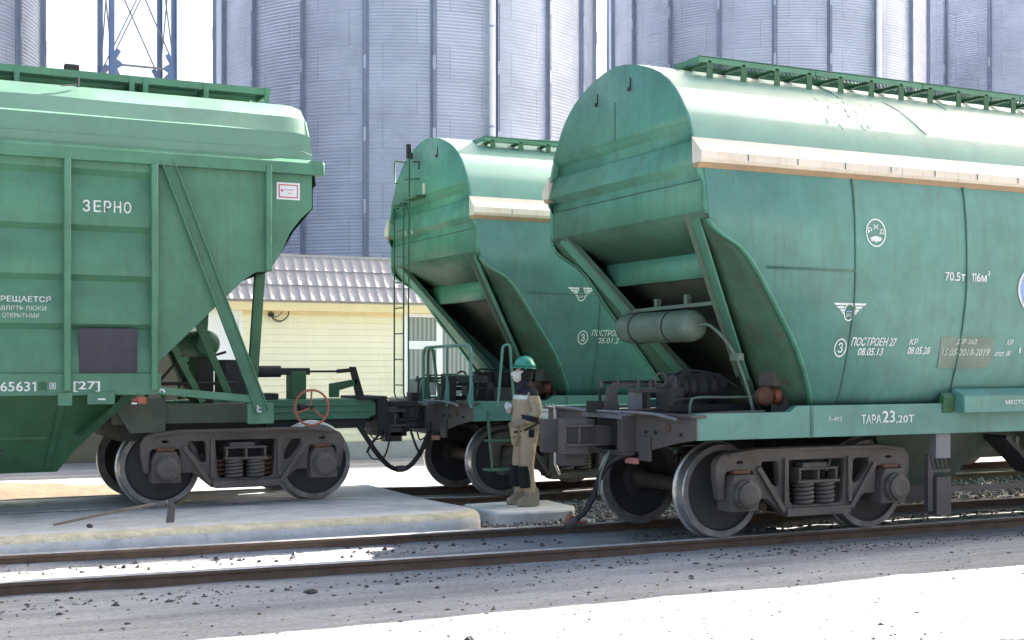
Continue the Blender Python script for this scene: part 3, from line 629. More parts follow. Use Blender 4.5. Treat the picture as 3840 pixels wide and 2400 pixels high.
    a.box(.17, .27, -.10, .02, 1.24, 1.48, 'grey_steel'); a.box(.33, .37, -.1, 0, 1.24, 1.47, 'grime'); a.box(-.2, -.1, .05, .25, 1.24, 1.36, 'soot')
    a.tube([(.42+.07*math.cos(q*.5), -.22, 1.58+.07*math.sin(q*.5)) for q in range(13)], .014, 'plate_grey', 6)
    a.tube(hose([(.36,-.85,1.26),(.37,-.85,1.36),(.44,-.85,1.41),(.8,-.85,1.41),(1.2,-.85,1.41)], .02), .014, 'tank_paint', 6)
    a.lathe((1.22, -.86, 1.42), (0, -1, 0), [(0,0),(.09,0),(.10,.03),(.10,.09),(.07,.12),(0,.13)], 'rust', 14); a.lathe((1.36, -.86, 1.42), (1, 0, 0), [(0,0),(.06,0),(.085,.03),(.085,.06),(.04,.07),(0,.07)], 'rust_red', 12)
    a.box(1.28, 1.62, -.98, -.74, 1.52, 1.68, 'plate_grey'); a.box(1.45, 1.62, -.96, -.72, 1.24, 1.50, 'plate_grey'); a.box(1.66, 1.95, -1.05, -.5, 1.26, 1.66, 'soot'); a.box(1.2, 1.3, .1, .5, 1.24, 1.55, 'soot')
    for pts, r_, m_ in (([(-.1,-.5,1.28),(.3,-.5,1.30),(.5,-.45,1.38),(1.1,-.45,1.40)], .014, 'axle_brown'), ([(.0,.3,1.30),(.0,.3,1.5),(.1,.3,1.55),(.9,.25,1.55)], .016, 'soot'), ([(.66,-.1,1.62),(.7,-.3,1.68),(.95,-.5,1.62),(1.2,-.6,1.45)], .016, 'rubber'), ([(.1,-1.2,1.25),(.5,-1.25,1.27),(1.0,-1.2,1.27)], .02, 'grime'), ([(-.12,-.2,1.26),(-.12,-.9,1.26),(-.1,-1.3,1.22)], .016, 'grey_steel')):
        a.tube(hose(pts, r_), r_, m_, 6)
    for x_ in (.66, .76, .86, 1.0, 1.12): a.box(x_, x_+.03, -.245, .045, 1.35, 1.645, 'soot')
    for x_, y_ in ((.2, -.14), (.36, -.12), (.55, -.3), (.05, .02), (-.1, .1)): a.lathe((x_, y_, 1.5), (0, 0, 1), [(.03,0),(.03,.05),(.018,.055),(.018,.085),(0,.085)], 'grime', 6)
    a.bar((.5, .5, 1.40), (1.6, .3, 1.40), .06, .05, 'soot'); a.bar((.2, -.6, 1.30), (1.5, -.5, 1.30), .1, .06, 'soot')
    a.build('brake_gear', t, bevel=.006)
    # end hooks on the dome
    a = MB()
    for y in ((-.35, .32) if not with_ladder else (-.43,)):
        a.bar((-.025, y, 4.64 if y < 0 else 4.60), (-.025, y, 4.53 if y < 0 else 4.49), .012, .012, 'soot'); a.lathe((-.03, y, 4.525 if y < 0 else 4.485), (-1, 0, 0), [(0,0),(.022,0),(.022,.02),(0,.02)], 'soot', 8)
    a.build('dome_hook', t)
    # walkways along the roof
    zr = lambda y: lerp([(p, q) for p, q in ROOF[::-1]], abs(y))
    for s in (-1, 1):
        a = MB(); y0, y1 = s*.86, s*.40; x0 = .46
        ym_ = s*.69; a.box(x0, LW-x0, min(ym_, y1), max(ym_, y1), 4.862, 4.866, 'grating'); a.box(x0, LW-x0, min(y0, ym_), max(y0, ym_), 4.8605, 4.8675, 'green_paint')  # solid outer border added to cast a dark band on the roof
        wk = a.build('roof_walkway', t, smooth=0); wk.location.z = -.06-WZ
        a = MB(); x = x0
        while x < LW-x0-.1:
            xe = min(x+1.46, LW-x0)-.012; a.box(x, xe, min(y0, y0-s*.012), max(y0, y0-s*.012), 4.81, 4.875, 'green_paint'); a.box(x, xe, min(y1, y1+s*.012), max(y1, y1+s*.012), 4.81, 4.875, 'green_paint'); x += 1.46
        for q in (x0, LW-x0-.014): a.box(q, q+.014, min(y0, y1)+.013, max(y0, y1)-.013, 4.81, 4.86, 'green_paint')
        a.build('walkway_edge', wk)
        s0 = None
        for q in range(30):
            x = x0+.13+q*.414
            if x > LW-x0-.05: break
            if s0 is None:
                a = MB(); a.box(-.035, .035, min(y0+s*.002, y0-s*.008), max(y0+s*.002, y0-s*.008), zr(.86)+.03, 4.812, 'dark_green_paint'); a.box(-.02, .02, min(y0, y1), max(y0, y1), 4.80, 4.83, 'dark_green_paint'); a.box(-.03, .03, min(y1, y1+s*.01), max(y1, y1+s*.01), zr(.40)+.03, 4.81, 'dark_green_paint')
                s0 = a.build('walkway_support', wk); s0.location.x = x
            else: dup(s0, wk, (x, 0, 0))
    a = MB(); a.box(1.2, LW-1.2, -.2, .2, 4.79, 4.86, 'dark_green_paint')
    for q in range(4): a.box(1.6+q*2.9, 3.2+q*2.9, -.23, .23, 4.86, 4.90, 'green_paint')
    a.build('roof_hatch', t, bevel=.01)
    return t, hw
WA, hwA = hopper('nearest teal hopper wagon at the right, with emblems and a tare number on its side', 6.87, YA, ZA, False)
WC, hwC = hopper('teal hopper wagon behind the worker, with a ladder and handrails at its end', 6.73, YC, ZC-.07, True, .05)
# ------------------------------------------------------------------ lettering and emblems of the teal wagons
def side_marks(t, yf, full, md=(0, 0), wd=(0, 0)):
    yl = lambda x, z: yf(x, z)-.006
    if full:
        a = MB(); ring(a, 2.06, 3.05, .128, .142, .014, yl); letters(a, 'Р', 1.96, 2.01, 3.045, 3.10, yl); letters(a, 'Ж', 2.025, 2.095, 3.085, 3.135, yl); letters(a, 'Д', 2.105, 2.165, 3.035, 3.09, yl)
        a.poly([(x, yl(x, z), z) for x, z in ((1.985,3.0),(2.06,3.02),(2.135,3.0),(2.115,2.965),(2.075,2.965),(2.06,2.945),(2.045,2.965),(2.0,2.965))], 'white_letter')
        a.build('railway_emblem', t, smooth=0)
        a = MB(); letters(a, '70.5т', 2.97, 3.245, 2.60, 2.69, yl); a.build('load_lettering', t, smooth=0); a = MB(); one(a, 3.335, 3.362, 2.60, 2.69, yl); one(a, 3.37, 3.397, 2.60, 2.69, yl); letters(a, '6м', 3.405, 3.545, 2.60, 2.69, yl); letters(a, '3', 3.56, 3.59, 2.67, 2.715, yl)
        a.build('volume_lettering', t, smooth=0)
        a = MB(); disc(a, 4.42, 2.545, .42, .31, 'white_letter', yl); disc(a, 4.42, 2.545, .385, .28, 'blue_letter', lambda x, z: yl(x, z)-.003)
        for x0, x1 in ((4.10, 4.20), (4.31, 4.45), (4.57, 4.66)):
            hgt = lambda x: .26*math.sqrt(max(0, 1-((x-4.42)/.38)**2))
            a.poly([(x, yl(x, z)-.006, z) for x, z in ((x0, 2.545-hgt(x0)), (x1, 2.545-hgt(x1)), (x1, 2.545+hgt(x1)), (x0, 2.545+hgt(x0)))], 'white_letter')
        a.build('round_company_emblem', t, smooth=0)
        a = MB(); a.grid([[(x, yl(x, z)+.003, z) for x in (3.0+.05*(2.03-z), 3.25, 3.5, 3.75)] for z in (1.70, 1.78, 1.86, 1.94, 2.03)], 'grey_patch'); a.build('overpainted_patch', t, smooth=0)
        a = MB(); letters(a, 'КР', 2.585, 2.69, 1.94, 2.005, yl, shear=.2); a.build('repair_lettering', t, smooth=0); a = MB(); letters(a, '08.05.28', 2.575, 2.87, 1.845, 1.92, yl, shear=.15); a.build('repair_lettering', t, smooth=0); a = MB()
        letters(a, 'ДР 362', 3.22, 3.50, 1.94, 2.005, lambda x, z: yl(x, z)-.003, 'worn_letter', .2); a.build('worn_lettering', t, smooth=0); a = MB(); letters(a, '15.05-2018-2019', 3.04, 3.70, 1.83, 1.905, lambda x, z: yl(x, z)-.003, 'worn_letter', .2); a.build('worn_lettering', t, smooth=0); a = MB(); letters(a, 'КР', 3.935, 4.02, 1.945, 2.005, yl, shear=.3); a.build('repair_lettering', t, smooth=0); a = MB(); letters(a, 'отсг. 06', 3.79, 4.01, 1.83, 1.885, yl, shear=.3); a.build('repair_lettering', t, smooth=0); a = MB(); letters(a, '1', 4.13, 4.15, 1.86, 1.92, yl)
        a.build('repair_lettering', t, smooth=0)
        ys = lambda x, z: -1.467
        a = MB(); letters(a, 'А-493', 1.575, 1.75, 1.175, 1.225, ys, 'worn_letter'); a.build('frame_lettering', t, smooth=0); a = MB(); letters(a, 'ТАРА', 2.0, 2.255, 1.145, 1.235, ys); letters(a, '23', 2.27, 2.435, 1.15, 1.27, ys); letters(a, ',20Т', 2.45, 2.69, 1.135, 1.225, ys)
        a.build('tare_lettering', t, smooth=0)
        a = MB(); letters(a, 'МЕСТО ДЛЯ', 3.80, 4.28, 1.315, 1.365, lambda x, z: -1.626); a.build('box_lettering', t, smooth=0)
    # winged emblem: two stacks of feathers round an oval shield
    a = MB(); cx, zt = 1.755+wd[0], 2.345+wd[1]; dz = wd[1]
    for k, (w_, z0_) in enumerate(((.205, 0), (.165, .032), (.125, .062), (.10, .09))):
        for s in (-1, 1):
            a.poly([(x, yl(x, z), z) for x, z in ((cx+s*.0 if k == 0 else cx+s*.07, zt-z0_), (cx+s*w_, zt-z0_), (cx+s*(w_-.022), zt-z0_-.022), (cx+s*.0 if k == 0 else cx+s*.07, zt-z0_-.022))], 'white_letter')
    ring(a, cx-.005, 2.255+dz, .068, .088, .013, yl); disc(a, cx-.005, 2.255+dz, .055, .074, 'seam_line', yl)
    ym = lambda x, z: yl(x, z)-.003
    a.poly([(x, ym(x, z), z) for x, z in ((cx-.04,2.268+dz),(cx+.03,2.268+dz),(cx+.03,2.256+dz),(cx-.04,2.256+dz))], 'blue_letter'); letters(a, 'ВРК', cx-.038, cx+.028, 2.21+dz, 2.242+dz, ym, 'worn_letter')
    a.build('winged_emblem', t, smooth=0)
    a = MB(); mx, mz = md; ring(a, 1.70+mx, 1.905+mz, .077, .092, .013, yl); letters(a, 'З', 1.67+mx, 1.73+mx, 1.855+mz, 1.955+mz, yl); a.build('maker_emblem', t, smooth=0)
    a = MB(); letters(a, 'ПОСТРОЕН 27', 1.835+mx, 2.405+mx, 1.925+mz, 2.01+mz, yl, shear=.18); letters(a, '08.05.13' if full else '05.01.2', 1.93+mx, 2.25+mx, 1.83+mz, 1.905+mz, yl, shear=.18)
    a.build('date_lettering', t, smooth=0)
def one(a, x0, x1, z0, z1, yf, m='white_letter'):
    st = (x1-x0)*.42; h_ = z1-z0
    a.poly([(x, yf(x, z), z) for x, z in ((x1-st, z0), (x1, z0), (x1, z1), (x1-st*.75, z1), (x0, z1-h_*.16), (x0, z1-h_*.29), (x1-st, z1-h_*.19))], m)
def ring(a, cx, cz, rx, rz, wd, yf, m='white_letter', n=36):
    rows = [[(cx+(rx-k)*math.cos(2*math.pi*i/n), yf(cx, cz+(rz-k)*math.sin(2*math.pi*i/n)), cz+(rz-k)*math.sin(2*math.pi*i/n)) for i in range(n)] for k in (0, wd)]
    a.grid(rows, m, close=True)
def disc(a, cx, cz, rx, rz, m, yf, n=36): a.poly([(cx+rx*math.cos(2*math.pi*i/n), yf(cx, cz+rz*math.sin(2*math.pi*i/n)), cz+rz*math.sin(2*math.pi*i/n)) for i in range(n)], m)
wallA = lambda x, z: -(hwA(z)+.008)
side_marks(WA, wallA, True); side_marks(WC, wallA, False, (-.13, .19), (-.24, .40))
# air hose of the right-hand wagon hangs down beside the rail
a = MB(); pts = hose([(-.02,-.32,.80),(-.12,-.30,.80),(-.24,-.22,.70),(-.30,-.18,.55),(-.34,-.15,.40),(-.42,-.12,.25),(-.54,-.10,.15)], .03)
a.tube(pts, .03, 'rubber', 8); a.tube([(-.52,-.10,.16),(-.62,-.09,.10)], .042, 'grime', 8); a.tube([(-.22,-.26,.86),(-.31,-.24,.62),(-.32,-.22,.42)], .012, 'tank_paint', 6); a.build('air_hose', WA, smooth=60)
a = MB()                                                             # uncoupling lever rod at the far corner
a.tube([(-.04, 1.25, 1.28), (-.04, 1.25, .62), (.02, 1.25, .5)], .018, 'cream_paint', 8); a.tube([(-.04, 1.25, 1.27), (-.06, .7, 1.26), (-.18, .45, 1.26), (-.18, -.4, 1.26)], .016, 'grey_steel', 8); a.build('uncoupling_lever', WA, smooth=50)
# ------------------------------------------------------------------ ladder, handrails, step and sign of the middle wagon
def rod(pts, r, m, name, par, n=8): a = MB(); a.tube(pts, r, m, n); return a.build(name, par, smooth=60)
T = WC; xl = -.07
for i, (y, zt_) in enumerate(((1.07, 4.0), (.70, 3.97))):
    rod([(.0, y, zt_-.02), (xl, y, zt_-.02), (xl, y, 1.34), (xl+.02, y, 1.28), (xl+.02, y-.22, 1.17), (xl+.03, y-.30, 1.05)], .012, 'dark_green_paint', 'ladder_rail', T)
r0 = None
for q in range(8):
    z = 1.45+.365*q
    if r0 is None: r0 = rod([(xl, 1.07, 0), (xl, .70, 0)], .011, 'dark_green_paint', 'ladder_rung', T, 6); r0.location = (0, 0, z)
    else: dup(r0, T, (0, 0, z))
rod([(-.06, .40, 4.66), (-.10, .40, 4.60), (-.12, .39, 2.0), (-.15, .30, 1.72), (-.18, .24, 1.30)], .012, 'dark_green_paint', 'grab_pole', T)
a = MB(); a.box(-.14, -.08, .37, .43, 4.60, 4.80, 'soot'); a.box(-.13, -.09, .28, .34, 4.58, 4.66, 'soot'); a.build('pole_head', T, bevel=.005)
rod([(.02, 1.05, 4.36), (-.02, 1.17, 4.36), (-.02, 1.19, 4.40), (-.02, 1.19, 4.64), (-.02, 1.15, 4.675), (.0, .74, 4.60)], .012, 'dark_green_paint', 'roof_grab_loop', T)
a = MB(); a.box(-.13, -.0, .05, .55, 4.03, 4.06, 'dark_green_paint'); a.box(-.10, -.0, .75, 1.05, 4.00, 4.03, 'dark_green_paint'); a.tube([(-.02,.62,4.34),(-.08,.62,4.34),(-.08,.22,4.30),(-.02,.22,4.30)], .011, 'dark_green_paint', 6); a.tube([(-.02,.34,4.55),(-.07,.34,4.55),(-.07,.12,4.52),(-.07,.12,4.42)], .012, 'soot', 6); a.build('roof_step', T, bevel=.003)
a = MB(); a.box(-.03, -.008, .03, .09, 4.07, 4.22, 'cream_paint'); a.build('pale_marker', T)
a = MB(); letters(a, '9 N', 0, 1, 3.56, 3.64, lambda x, z: 0); b2 = MB(); b2.add([(-.022, .82-.36*x, z) for x, y, z in a.v], a.f, 'worn_letter'); b2.build('end_lettering', T, smooth=0)
def bent(pts, rad=.10, n=5):
    P_ = [Vector(p) for p in pts]; out = [P_[0]]
    for i in range(1, len(P_)-1):
        u = (P_[i-1]-P_[i]); v = (P_[i+1]-P_[i]); r_ = min(rad, u.length*.48, v.length*.48); p0 = P_[i]+u.normalized()*r_; p2 = P_[i]+v.normalized()*r_
        for k in range(n+1): t_ = k/n; out.append(p0*(1-t_)**2+P_[i]*2*t_*(1-t_)+p2*t_*t_)
    return out+[P_[-1]]
hx = -.06
rod(bent([(hx, -.02, 1.2), (hx, -.02, 1.97), (hx, -1.60, 1.99), (hx, -1.60, 1.2)], .13), .021, 'teal_paint', 'handrail', T)
rod([(hx, -.04, 1.60), (hx, -1.58, 1.60)], .011, 'dark_green_paint', 'handrail_bar', T)
rod([(hx, -.84, 1.2), (hx, -.84, 1.97)], .018, 'teal_paint', 'handrail_post', T)
rod(bent([(hx-.03, -.25, 1.2), (hx-.03, -.27, 1.96), (hx-.03, -.42, 1.96), (hx-.03, -.68, 1.2)], .09), .02, 'dark_green_paint', 'hoop_rail', T)
rod(bent([(.33, -1.56, 1.2), (.40, -1.56, 1.98), (.50, -1.56, 2.0), (.56, -1.56, 1.2)], .07), .018, 'teal_paint', 'hoop_rail', T)
for y in (-.02, -.84, -1.60):
    a = MB(); a.prism([(hx+.01, y, 1.235), (hx+.01, y+.17 if y > -1.5 else y+.19, 1.235), (hx+.01, y+.03, 1.52), (hx+.01, y-.02, 1.52), (hx+.01, y-.04, 1.235)], (.012, 0, 0), 'teal_paint'); a.build('rail_gusset', T)
a = MB(); st = 'inner_green'
a.bar((.20, -1.53, 1.15), (.27, -1.53, .40), .05, .02, st, (1,0,0)); a.bar((.60, -1.53, 1.05), (.60, -1.53, .40), .05, .02, st, (1,0,0)); a.box(.20, .66, -1.58, -1.38, .39, .42, st); a.box(.22, .64, -1.56, -1.36, .76, .785, st)
a.build('foot_step', T, bevel=.004)
a = MB(); a.box(.95, 1.20, -1.50, -1.48, .93, 1.17, 'sign_white'); yg = lambda x, z: -1.502
letters(a, 'АРЕНДА', .98, 1.17, 1.11, 1.14, yg, 'violet_patch'); letters(a, '21.15.08', .99, 1.16, 1.03, 1.075, yg, 'blue_letter'); letters(a, '005', 1.04, 1.11, .97, 1.0, yg, 'blue_letter'); a.build('notice_plate', T, smooth=0)
a = MB(); letters(a, 'А-185', .93, 1.2, 1.18, 1.235, lambda x, z: -1.467, 'worn_letter'); a.build('sill_lettering', T, smooth=0)
a = MB(); a.box(.05, .17, -.62, -.36, 1.24, 1.62, 'soot'); a.build('brake_post', T, bevel=.01); a = MB(); a.box(.05, .3, -1.35, -.95, 1.50, 1.60, 'soot'); a.box(.15, .25, -1.1, -.98, 1.24, 1.5, 'soot'); a.build('brake_lever', T, bevel=.01); a = MB(); a.box(.3, .4, -1.3, -1.2, 1.24, 1.5, 'soot'); a.box(.36, .95, -1.40, -.9, 1.24, 1.44, 'soot'); a.build('brake_rigging', T, bevel=.01)

# ------------------------------------------------------------------ ribbed hopper wagon on the left (world coordinates, offset to its base)
OB = (4.64, YC, ZC); YS = 14.98; YF = 2*YC-YS; XL = -8.0
B = thing('hopper_wagon', 'ribbed green hopper wagon at the left, lettered with the word for grain', 'hopper wagon', OB, 'grain hopper wagons')
def bb(a, name, par=None, **k): return a.build(name, par or B, OB, **k)
mir = lambda y: 2*YC-y
GR = [4.02, 3.40, 2.85, 2.31]
for s in (0, 1):
    Q = (lambda y: y) if s == 0 else mir
    a = MB(); prof = [(4.2, 0)]                                      # ribbed sheet: sharp step in, slow slope out
    for z in GR: prof += [(z+.03, 0), (z-.035, .075), (z-.10, .068), (z-.34, 0)]
    prof += [(1.78, 0)]
    a.grid([[(x, Q(YS+d), z) for x in (XL, -4, 0, 2.80)] for z, d in prof], 'green_paint'); bb(a, 'side_wall', smooth=30)
    a = MB()
    tri = [(2.80,4.2),(4.63,4.2),(4.63,3.74),(4.50,3.62),(4.36,3.44),(4.26,3.20),(4.10,2.975),(3.96,2.97),(3.80,2.86),(2.80,1.88)]
    a.prism([(x, Q(YS), z) for x, z in tri], (0, .012 if s == 0 else -.012, 0), 'green_paint'); bb(a, 'end_panel')
    a = MB(); a.prism([(XL, Q(14.90), 4.13), (XL, Q(14.90), 4.27), (XL, Q(14.96), 4.31), (XL, Q(15.06), 4.31), (XL, Q(15.06), 4.13)], (4.76-XL, 0, 0), 'green_paint'); bb(a, 'top_rail', bevel=.008)
    a = MB(); a.box(XL, 2.86, min(Q(14.93), Q(15.03)), max(Q(14.93), Q(15.03)), 1.56, 1.79, 'green_paint'); a.box(XL, 2.8, min(Q(14.93), Q(15.1)), max(Q(14.93), Q(15.1)), 1.55, 1.565, 'green_paint'); bb(a, 'side_sill', bevel=.006)
    p0 = None
    for x in (2.783, 1.850, .92, -.02, -.96, -1.9, -2.84, -3.78, -4.7, -5.6, -6.5, -7.4):
        if p0 is None:
            a = MB(); y0, y1 = Q(14.875), Q(14.985); a.prism([(-.036, y0, 1.60), (.036, y0, 1.60), (.036, y0, 4.15), (-.036, y0, 4.15)], (0, y1-y0, 0), 'green_paint'); p0 = a.build('side_post', B, (0, YC, ZC), bevel=.012); p0.location.x = x-OB[0]
        else: dup(p0, B, (x-OB[0], 0, 0))
    a = MB(); y0, y1 = Q(14.885), Q(14.985); a.prism([(4.055, y0, 2.98), (4.125, y0, 2.97), (4.125, y0, 4.22), (4.055, y0, 4.22)], (0, y1-y0, 0), 'green_paint'); bb(a, 'side_post', bevel=.014)
    for x0, x1, z0 in ((1.752, 1.90, 1.44), (2.06, 2.35, 1.45)):
        a = MB(); a.box(x0, x1, min(Q(14.905), Q(14.93)), max(Q(14.905), Q(14.93)), z0, 1.585, 'green_paint'); bb(a, 'sill_bracket', bevel=.004)
    # long diagonal strut of rolled channel, gusset plate at its foot, sloping tie
    a = MB(); a.channel((2.92, Q(14.95), 4.20), (4.02, Q(14.93), 1.33), .145, .06, 'green_paint', (0, -1 if s == 0 else 1, 0)); bb(a, 'diagonal_strut', bevel=.004)
    a = MB(); a.box(3.85, 4.16, min(Q(14.95), Q(14.975)), max(Q(14.95), Q(14.975)), 1.20, 1.44, 'green_paint'); bb(a, 'foot_plate', bevel=.004)
    a = MB(); a.bar((2.80, Q(14.96), 1.60), (3.93, Q(14.96), 1.485), .03, .085, 'green_paint'); bb(a, 'lower_tie', bevel=.004)
    # uprights below the end panel
    a = MB(); a.bar((4.04, Q(15.12), 2.99), (3.93, Q(15.12), 1.42), .115, .08, 'dark_green_paint', (0,1,0)); bb(a, 'upright', bevel=.005)
    a = MB(); a.bar((3.35, Q(15.35), 2.40), (3.76, Q(15.35), 1.45), .08, .06, 'dark_green_paint', (0,1,0)); a.bar((3.06, Q(15.35), 2.12), (3.42, Q(15.35), 1.45), .07, .06, 'dark_green_paint', (0,1,0)); bb(a, 'inner_strut')
# corrugated roof
RB = [(1.46,4.30),(1.46,4.435),(1.42,4.45),(1.40,4.655),(1.35,4.67),(1.22,4.875),(1.165,4.89),(.96,5.06),(.6,5.13),(.3,5.155),(0,5.165)]
a = MB(); pr = [(YC-y, z) for y, z in RB]+[(YC+y, z) for y, z in RB[::-1][1:]]
rows = []
for q in range(121):
    x = XL+(4.66-XL)*q/120; row = []
    for j, (y, z) in enumerate(pr):
        d = .022*noise.noise((x*.9, y*3, 7)) if 4 <= min(j, len(pr)-1-j) <= 5 else 0
        e = max(0, (x-4.45)/.21); row.append((x, y, z-.05*e*e+d))
    rows.append(row)
a.grid(rows, 'green_roof_paint'); bb(a, 'roof', smooth=26)
a = MB()
ew = [(y, z) for y, z in pr]
a.poly([(4.64, y, z-.04) for y, z in ew], 'green_paint'); a.grid([[(x, y, z) for y in (YS, YC, YF)] for x, z in ((4.64,4.30),(4.68,4.02),(4.64,3.98),(4.64,3.74),(4.40,3.45),(4.26,3.20),(4.10,2.975),(3.80,2.86),(2.78,1.86),(2.0,1.1))], 'dark_green_paint')
a.box(4.6, 4.74, 14.9, mir(14.9), 4.14, 4.30, 'green_paint'); bb(a, 'end_wall', smooth=30)
# roof walkways
for s in (0, 1):
    Q = (lambda y: y) if s == 0 else mir
    lo, hi = sorted((Q(15.90), Q(16.30))); a = MB(); a.box(XL, 4.36, lo, hi, 5.275, 5.28, 'grating'); wk = bb(a, 'roof_walkway', smooth=0)
    a = MB(); lo2, hi2 = sorted((Q(15.885), Q(15.90))); a.box(XL, 4.38, lo2, hi2, 5.235, 5.315, 'green_paint'); lo2, hi2 = sorted((Q(16.30), Q(16.315))); a.box(XL, 4.38, lo2, hi2, 5.235, 5.315, 'green_paint'); a.box(4.36, 4.375, lo, hi, 5.236, 5.31, 'green_paint'); bb(a, 'walkway_edge', wk)
    a = MB(); y0, y1 = sorted((Q(15.874), Q(15.884))); a.box(-.03, .03, y0, y1, 5.12, 5.31, 'green_paint'); y0, y1 = sorted((Q(15.9), Q(16.3))); a.box(-.02, .02, y0, y1, 5.21, 5.265, 'dark_green_paint'); y0, y1 = sorted((Q(16.316), Q(16.326))); a.box(-.03, .03, y0, y1, 5.15, 5.31, 'green_paint')
    s0 = a.build('walkway_support', wk, (0, YC, ZC)); s0.location.x = 1.42-OB[0]
    for x in (2.70, 2.86, 3.58, 4.33, .2, -1.0, -2.2, -3.4, -4.6, -5.8, -7.0): dup(s0, wk, (x-OB[0], 0, 0))
a = MB()
a.box(XL, 4.25, 16.34, 16.70, 5.14, 5.29, 'dark_green_paint')
a.build('roof_hatch', B, OB, bevel=.01); a = MB(); a.box(1.95, 2.12, 15.95, 16.05, 5.29, 5.40, 'soot'); a.build('hatch_latch', B, OB, bevel=.01)
a = MB(); a.tube([(2.04, 15.50, 5.04), (2.04, 15.48, 5.15)], .016, 'soot', 6); a.tube([(2.04, 15.49, 5.07), (1.85, 15.45, 5.03)], .008, 'grey_steel', 5); bb(a, 'roof_hook')
# lower discharge bunker
a = MB()
ln = lambda z: 15.14+(1.56-z)*.66
rows = [[(XL, ln(z), z), (1.80-(1.56-z)*.16, ln(z), z), (x, ln(z), z)] for z, x in ((1.56, 2.66), (1.25, 2.33), (.92, 2.02), (.66, 1.84))]
a.grid(rows, 'dark_green_paint'); a.grid([[(x, mir(y), z) for x, y, z in r] for r in rows], 'dark_green_paint')  # same green as the sides, painted dark for the shade below the sill
a.grid([[r[-1], (r[-1][0], YC, r[-1][2]), (r[-1][0], mir(r[-1][1]), r[-1][2])] for r in rows], 'dark_green_paint')
bt = rows[-1]; a.grid([[bt[0], bt[1], bt[2]], [(bt[0][0], mir(bt[0][1]), bt[0][2]), (bt[1][0], mir(bt[1][1]), bt[1][2]), (bt[2][0], mir(bt[2][1]), bt[2][2])]], 'dark_green_paint')
a.grid([[(x, ln(1.06)-.012, 1.08) for x in (XL, 1.70)], [(x, ln(1.06)-.012, 1.05) for x in (XL, 1.70)]], 'dark_green_paint'); a.box(.9, 1.25, ln(.93)-.012, ln(.93)+.02, .925, .945, 'soot')
a.prism([(1.80, ln(1.47)-.03, 1.47), (1.87, ln(1.47)-.03, 1.47), (1.745, ln(.68)-.03, .68), (1.69, ln(.68)-.03, .68)], (0, .04, 0), 'dark_green_paint')
bb(a, 'discharge_bunker', smooth=30)
# centre sill, coupler, platform gear
a = MB(); y0, y1 = 16.22, 16.82
a.prism([(2.0, y0, 1.18), (5.78, y0, 1.18), (5.88, y0, 1.23), (5.90, y0, 1.31), (5.88, y0, 1.39), (5.80, y0, 1.44), (2.0, y0, 1.44)], (0, .6, 0), 'green_paint')
for z in (1.27, 1.35): a.box(4.4, 5.80, y0-.015, y0, z, z+.025, 'green_paint')
a.box(4.4, 5.75, 16.25, 16.8, 1.06, 1.18, 'soot'); bb(a, 'centre_sill', bevel=.012)
a = MB(); a.box(2.4, 4.3, 15.45, 17.6, 1.20, 1.42, 'rusty_shaded_green'); a.box(2.5, 4.2, 15.6, 17.4, 1.0, 1.2, 'soot'); a.prism([(2.35, 15.4, 1.5), (3.0, 15.4, 1.5), (3.0, 15.4, 1.1), (2.6, 15.4, 1.1)], (0, .03, 0), 'rusty_shaded_green'); bb(a, 'bolster_beam')  # beam coloured dark to stand for the shade under the frame
a = MB(); a.box(5.62, 6.02, 16.15, 16.9, 1.43, 1.475, 'soot'); a.box(5.88, 6.02, 16.12, 16.92, 1.02, 1.43, 'soot'); a.box(5.9, 6.0, 16.2, 16.84, .95, 1.05, 'soot'); bb(a, 'end_beam', bevel=.01)
bb(coupler_mb(5.78, YC, .88+.13+ZC, 1, 'soot'), 'coupler', bevel=.012)
a = MB(); K = 'soot'
a.lathe((3.55, 15.62, 2.14), (0, 1, 0), [(0,0),(.08,.01),(.13,.04),(.16,.10),(.165,.18),(.165,1.5),(.13,1.6),(0,1.65)], 'inner_green', 24); bb(a, 'air_tank', smooth=50)
a = MB(); a.box(3.88, 4.16, 16.2, 16.75, 1.44, 1.95, K); a.lathe((4.16, 16.45, 1.80), (1, 0, 0), [(0,0),(.10,0),(.10,.08),(.075,.1),(.075,.5),(0,.5)], K, 16)
a.bar((4.6, 16.45, 1.80), (5.05, 16.45, 1.80), .07, .09, K); a.box(4.78, 4.98, 16.35, 16.6, 1.44, 1.80, 'dark_green_paint'); a.box(4.15, 4.6, 16.3, 16.7, 1.44, 1.52, K)
a.tube([(5.0, 16.45, 1.80), (5.55, 16.45, 1.80)], .016, K, 6); a.tube([(5.42, 16.45, 1.80), (5.64, 16.45, 1.82)], .028, K, 8)
a.prism([(5.60, 16.42, 1.86), (5.68, 16.42, 1.86), (5.80, 16.42, 1.46), (5.70, 16.42, 1.44)], (0, .07, 0), K); a.prism([(5.32, 16.42, 1.46), (5.32, 16.42, 1.64), (5.70, 16.42, 1.70), (5.70, 16.42, 1.62), (5.45, 16.42, 1.55), (5.45, 16.42, 1.46)], (0, .06, 0), 'dark_green_paint')
a.bar((2.6, 15.8, 1.66), (3.95, 15.9, 1.66), .03, .04, K); a.bar((2.8, 15.6, 1.5), (3.3, 15.9, 2.0), .03, .03, K); a.bar((3.5, 16.6, 1.9), (3.95, 16.4, 2.05), .03, .03, K)
a.box(3.50, 3.70, 16.0, 16.5, 1.42, 2.2, K); a.bar((3.25, 17.3, 2.5), (3.75, 17.3, 1.4), .12, .1, K); a.box(3.62, 3.78, 16.9, 17.3, 1.44, 1.72, K)
bb(a, 'brake_gear', bevel=.008, smooth=40)
a = MB()
cx, cy, cz = 4.70, 15.22, 1.37
a.tube([(cx+.212*math.cos(2*math.pi*k/32), cy, cz+.212*math.sin(2*math.pi*k/32)) for k in range(33)], .014, 'rust_red', 8)
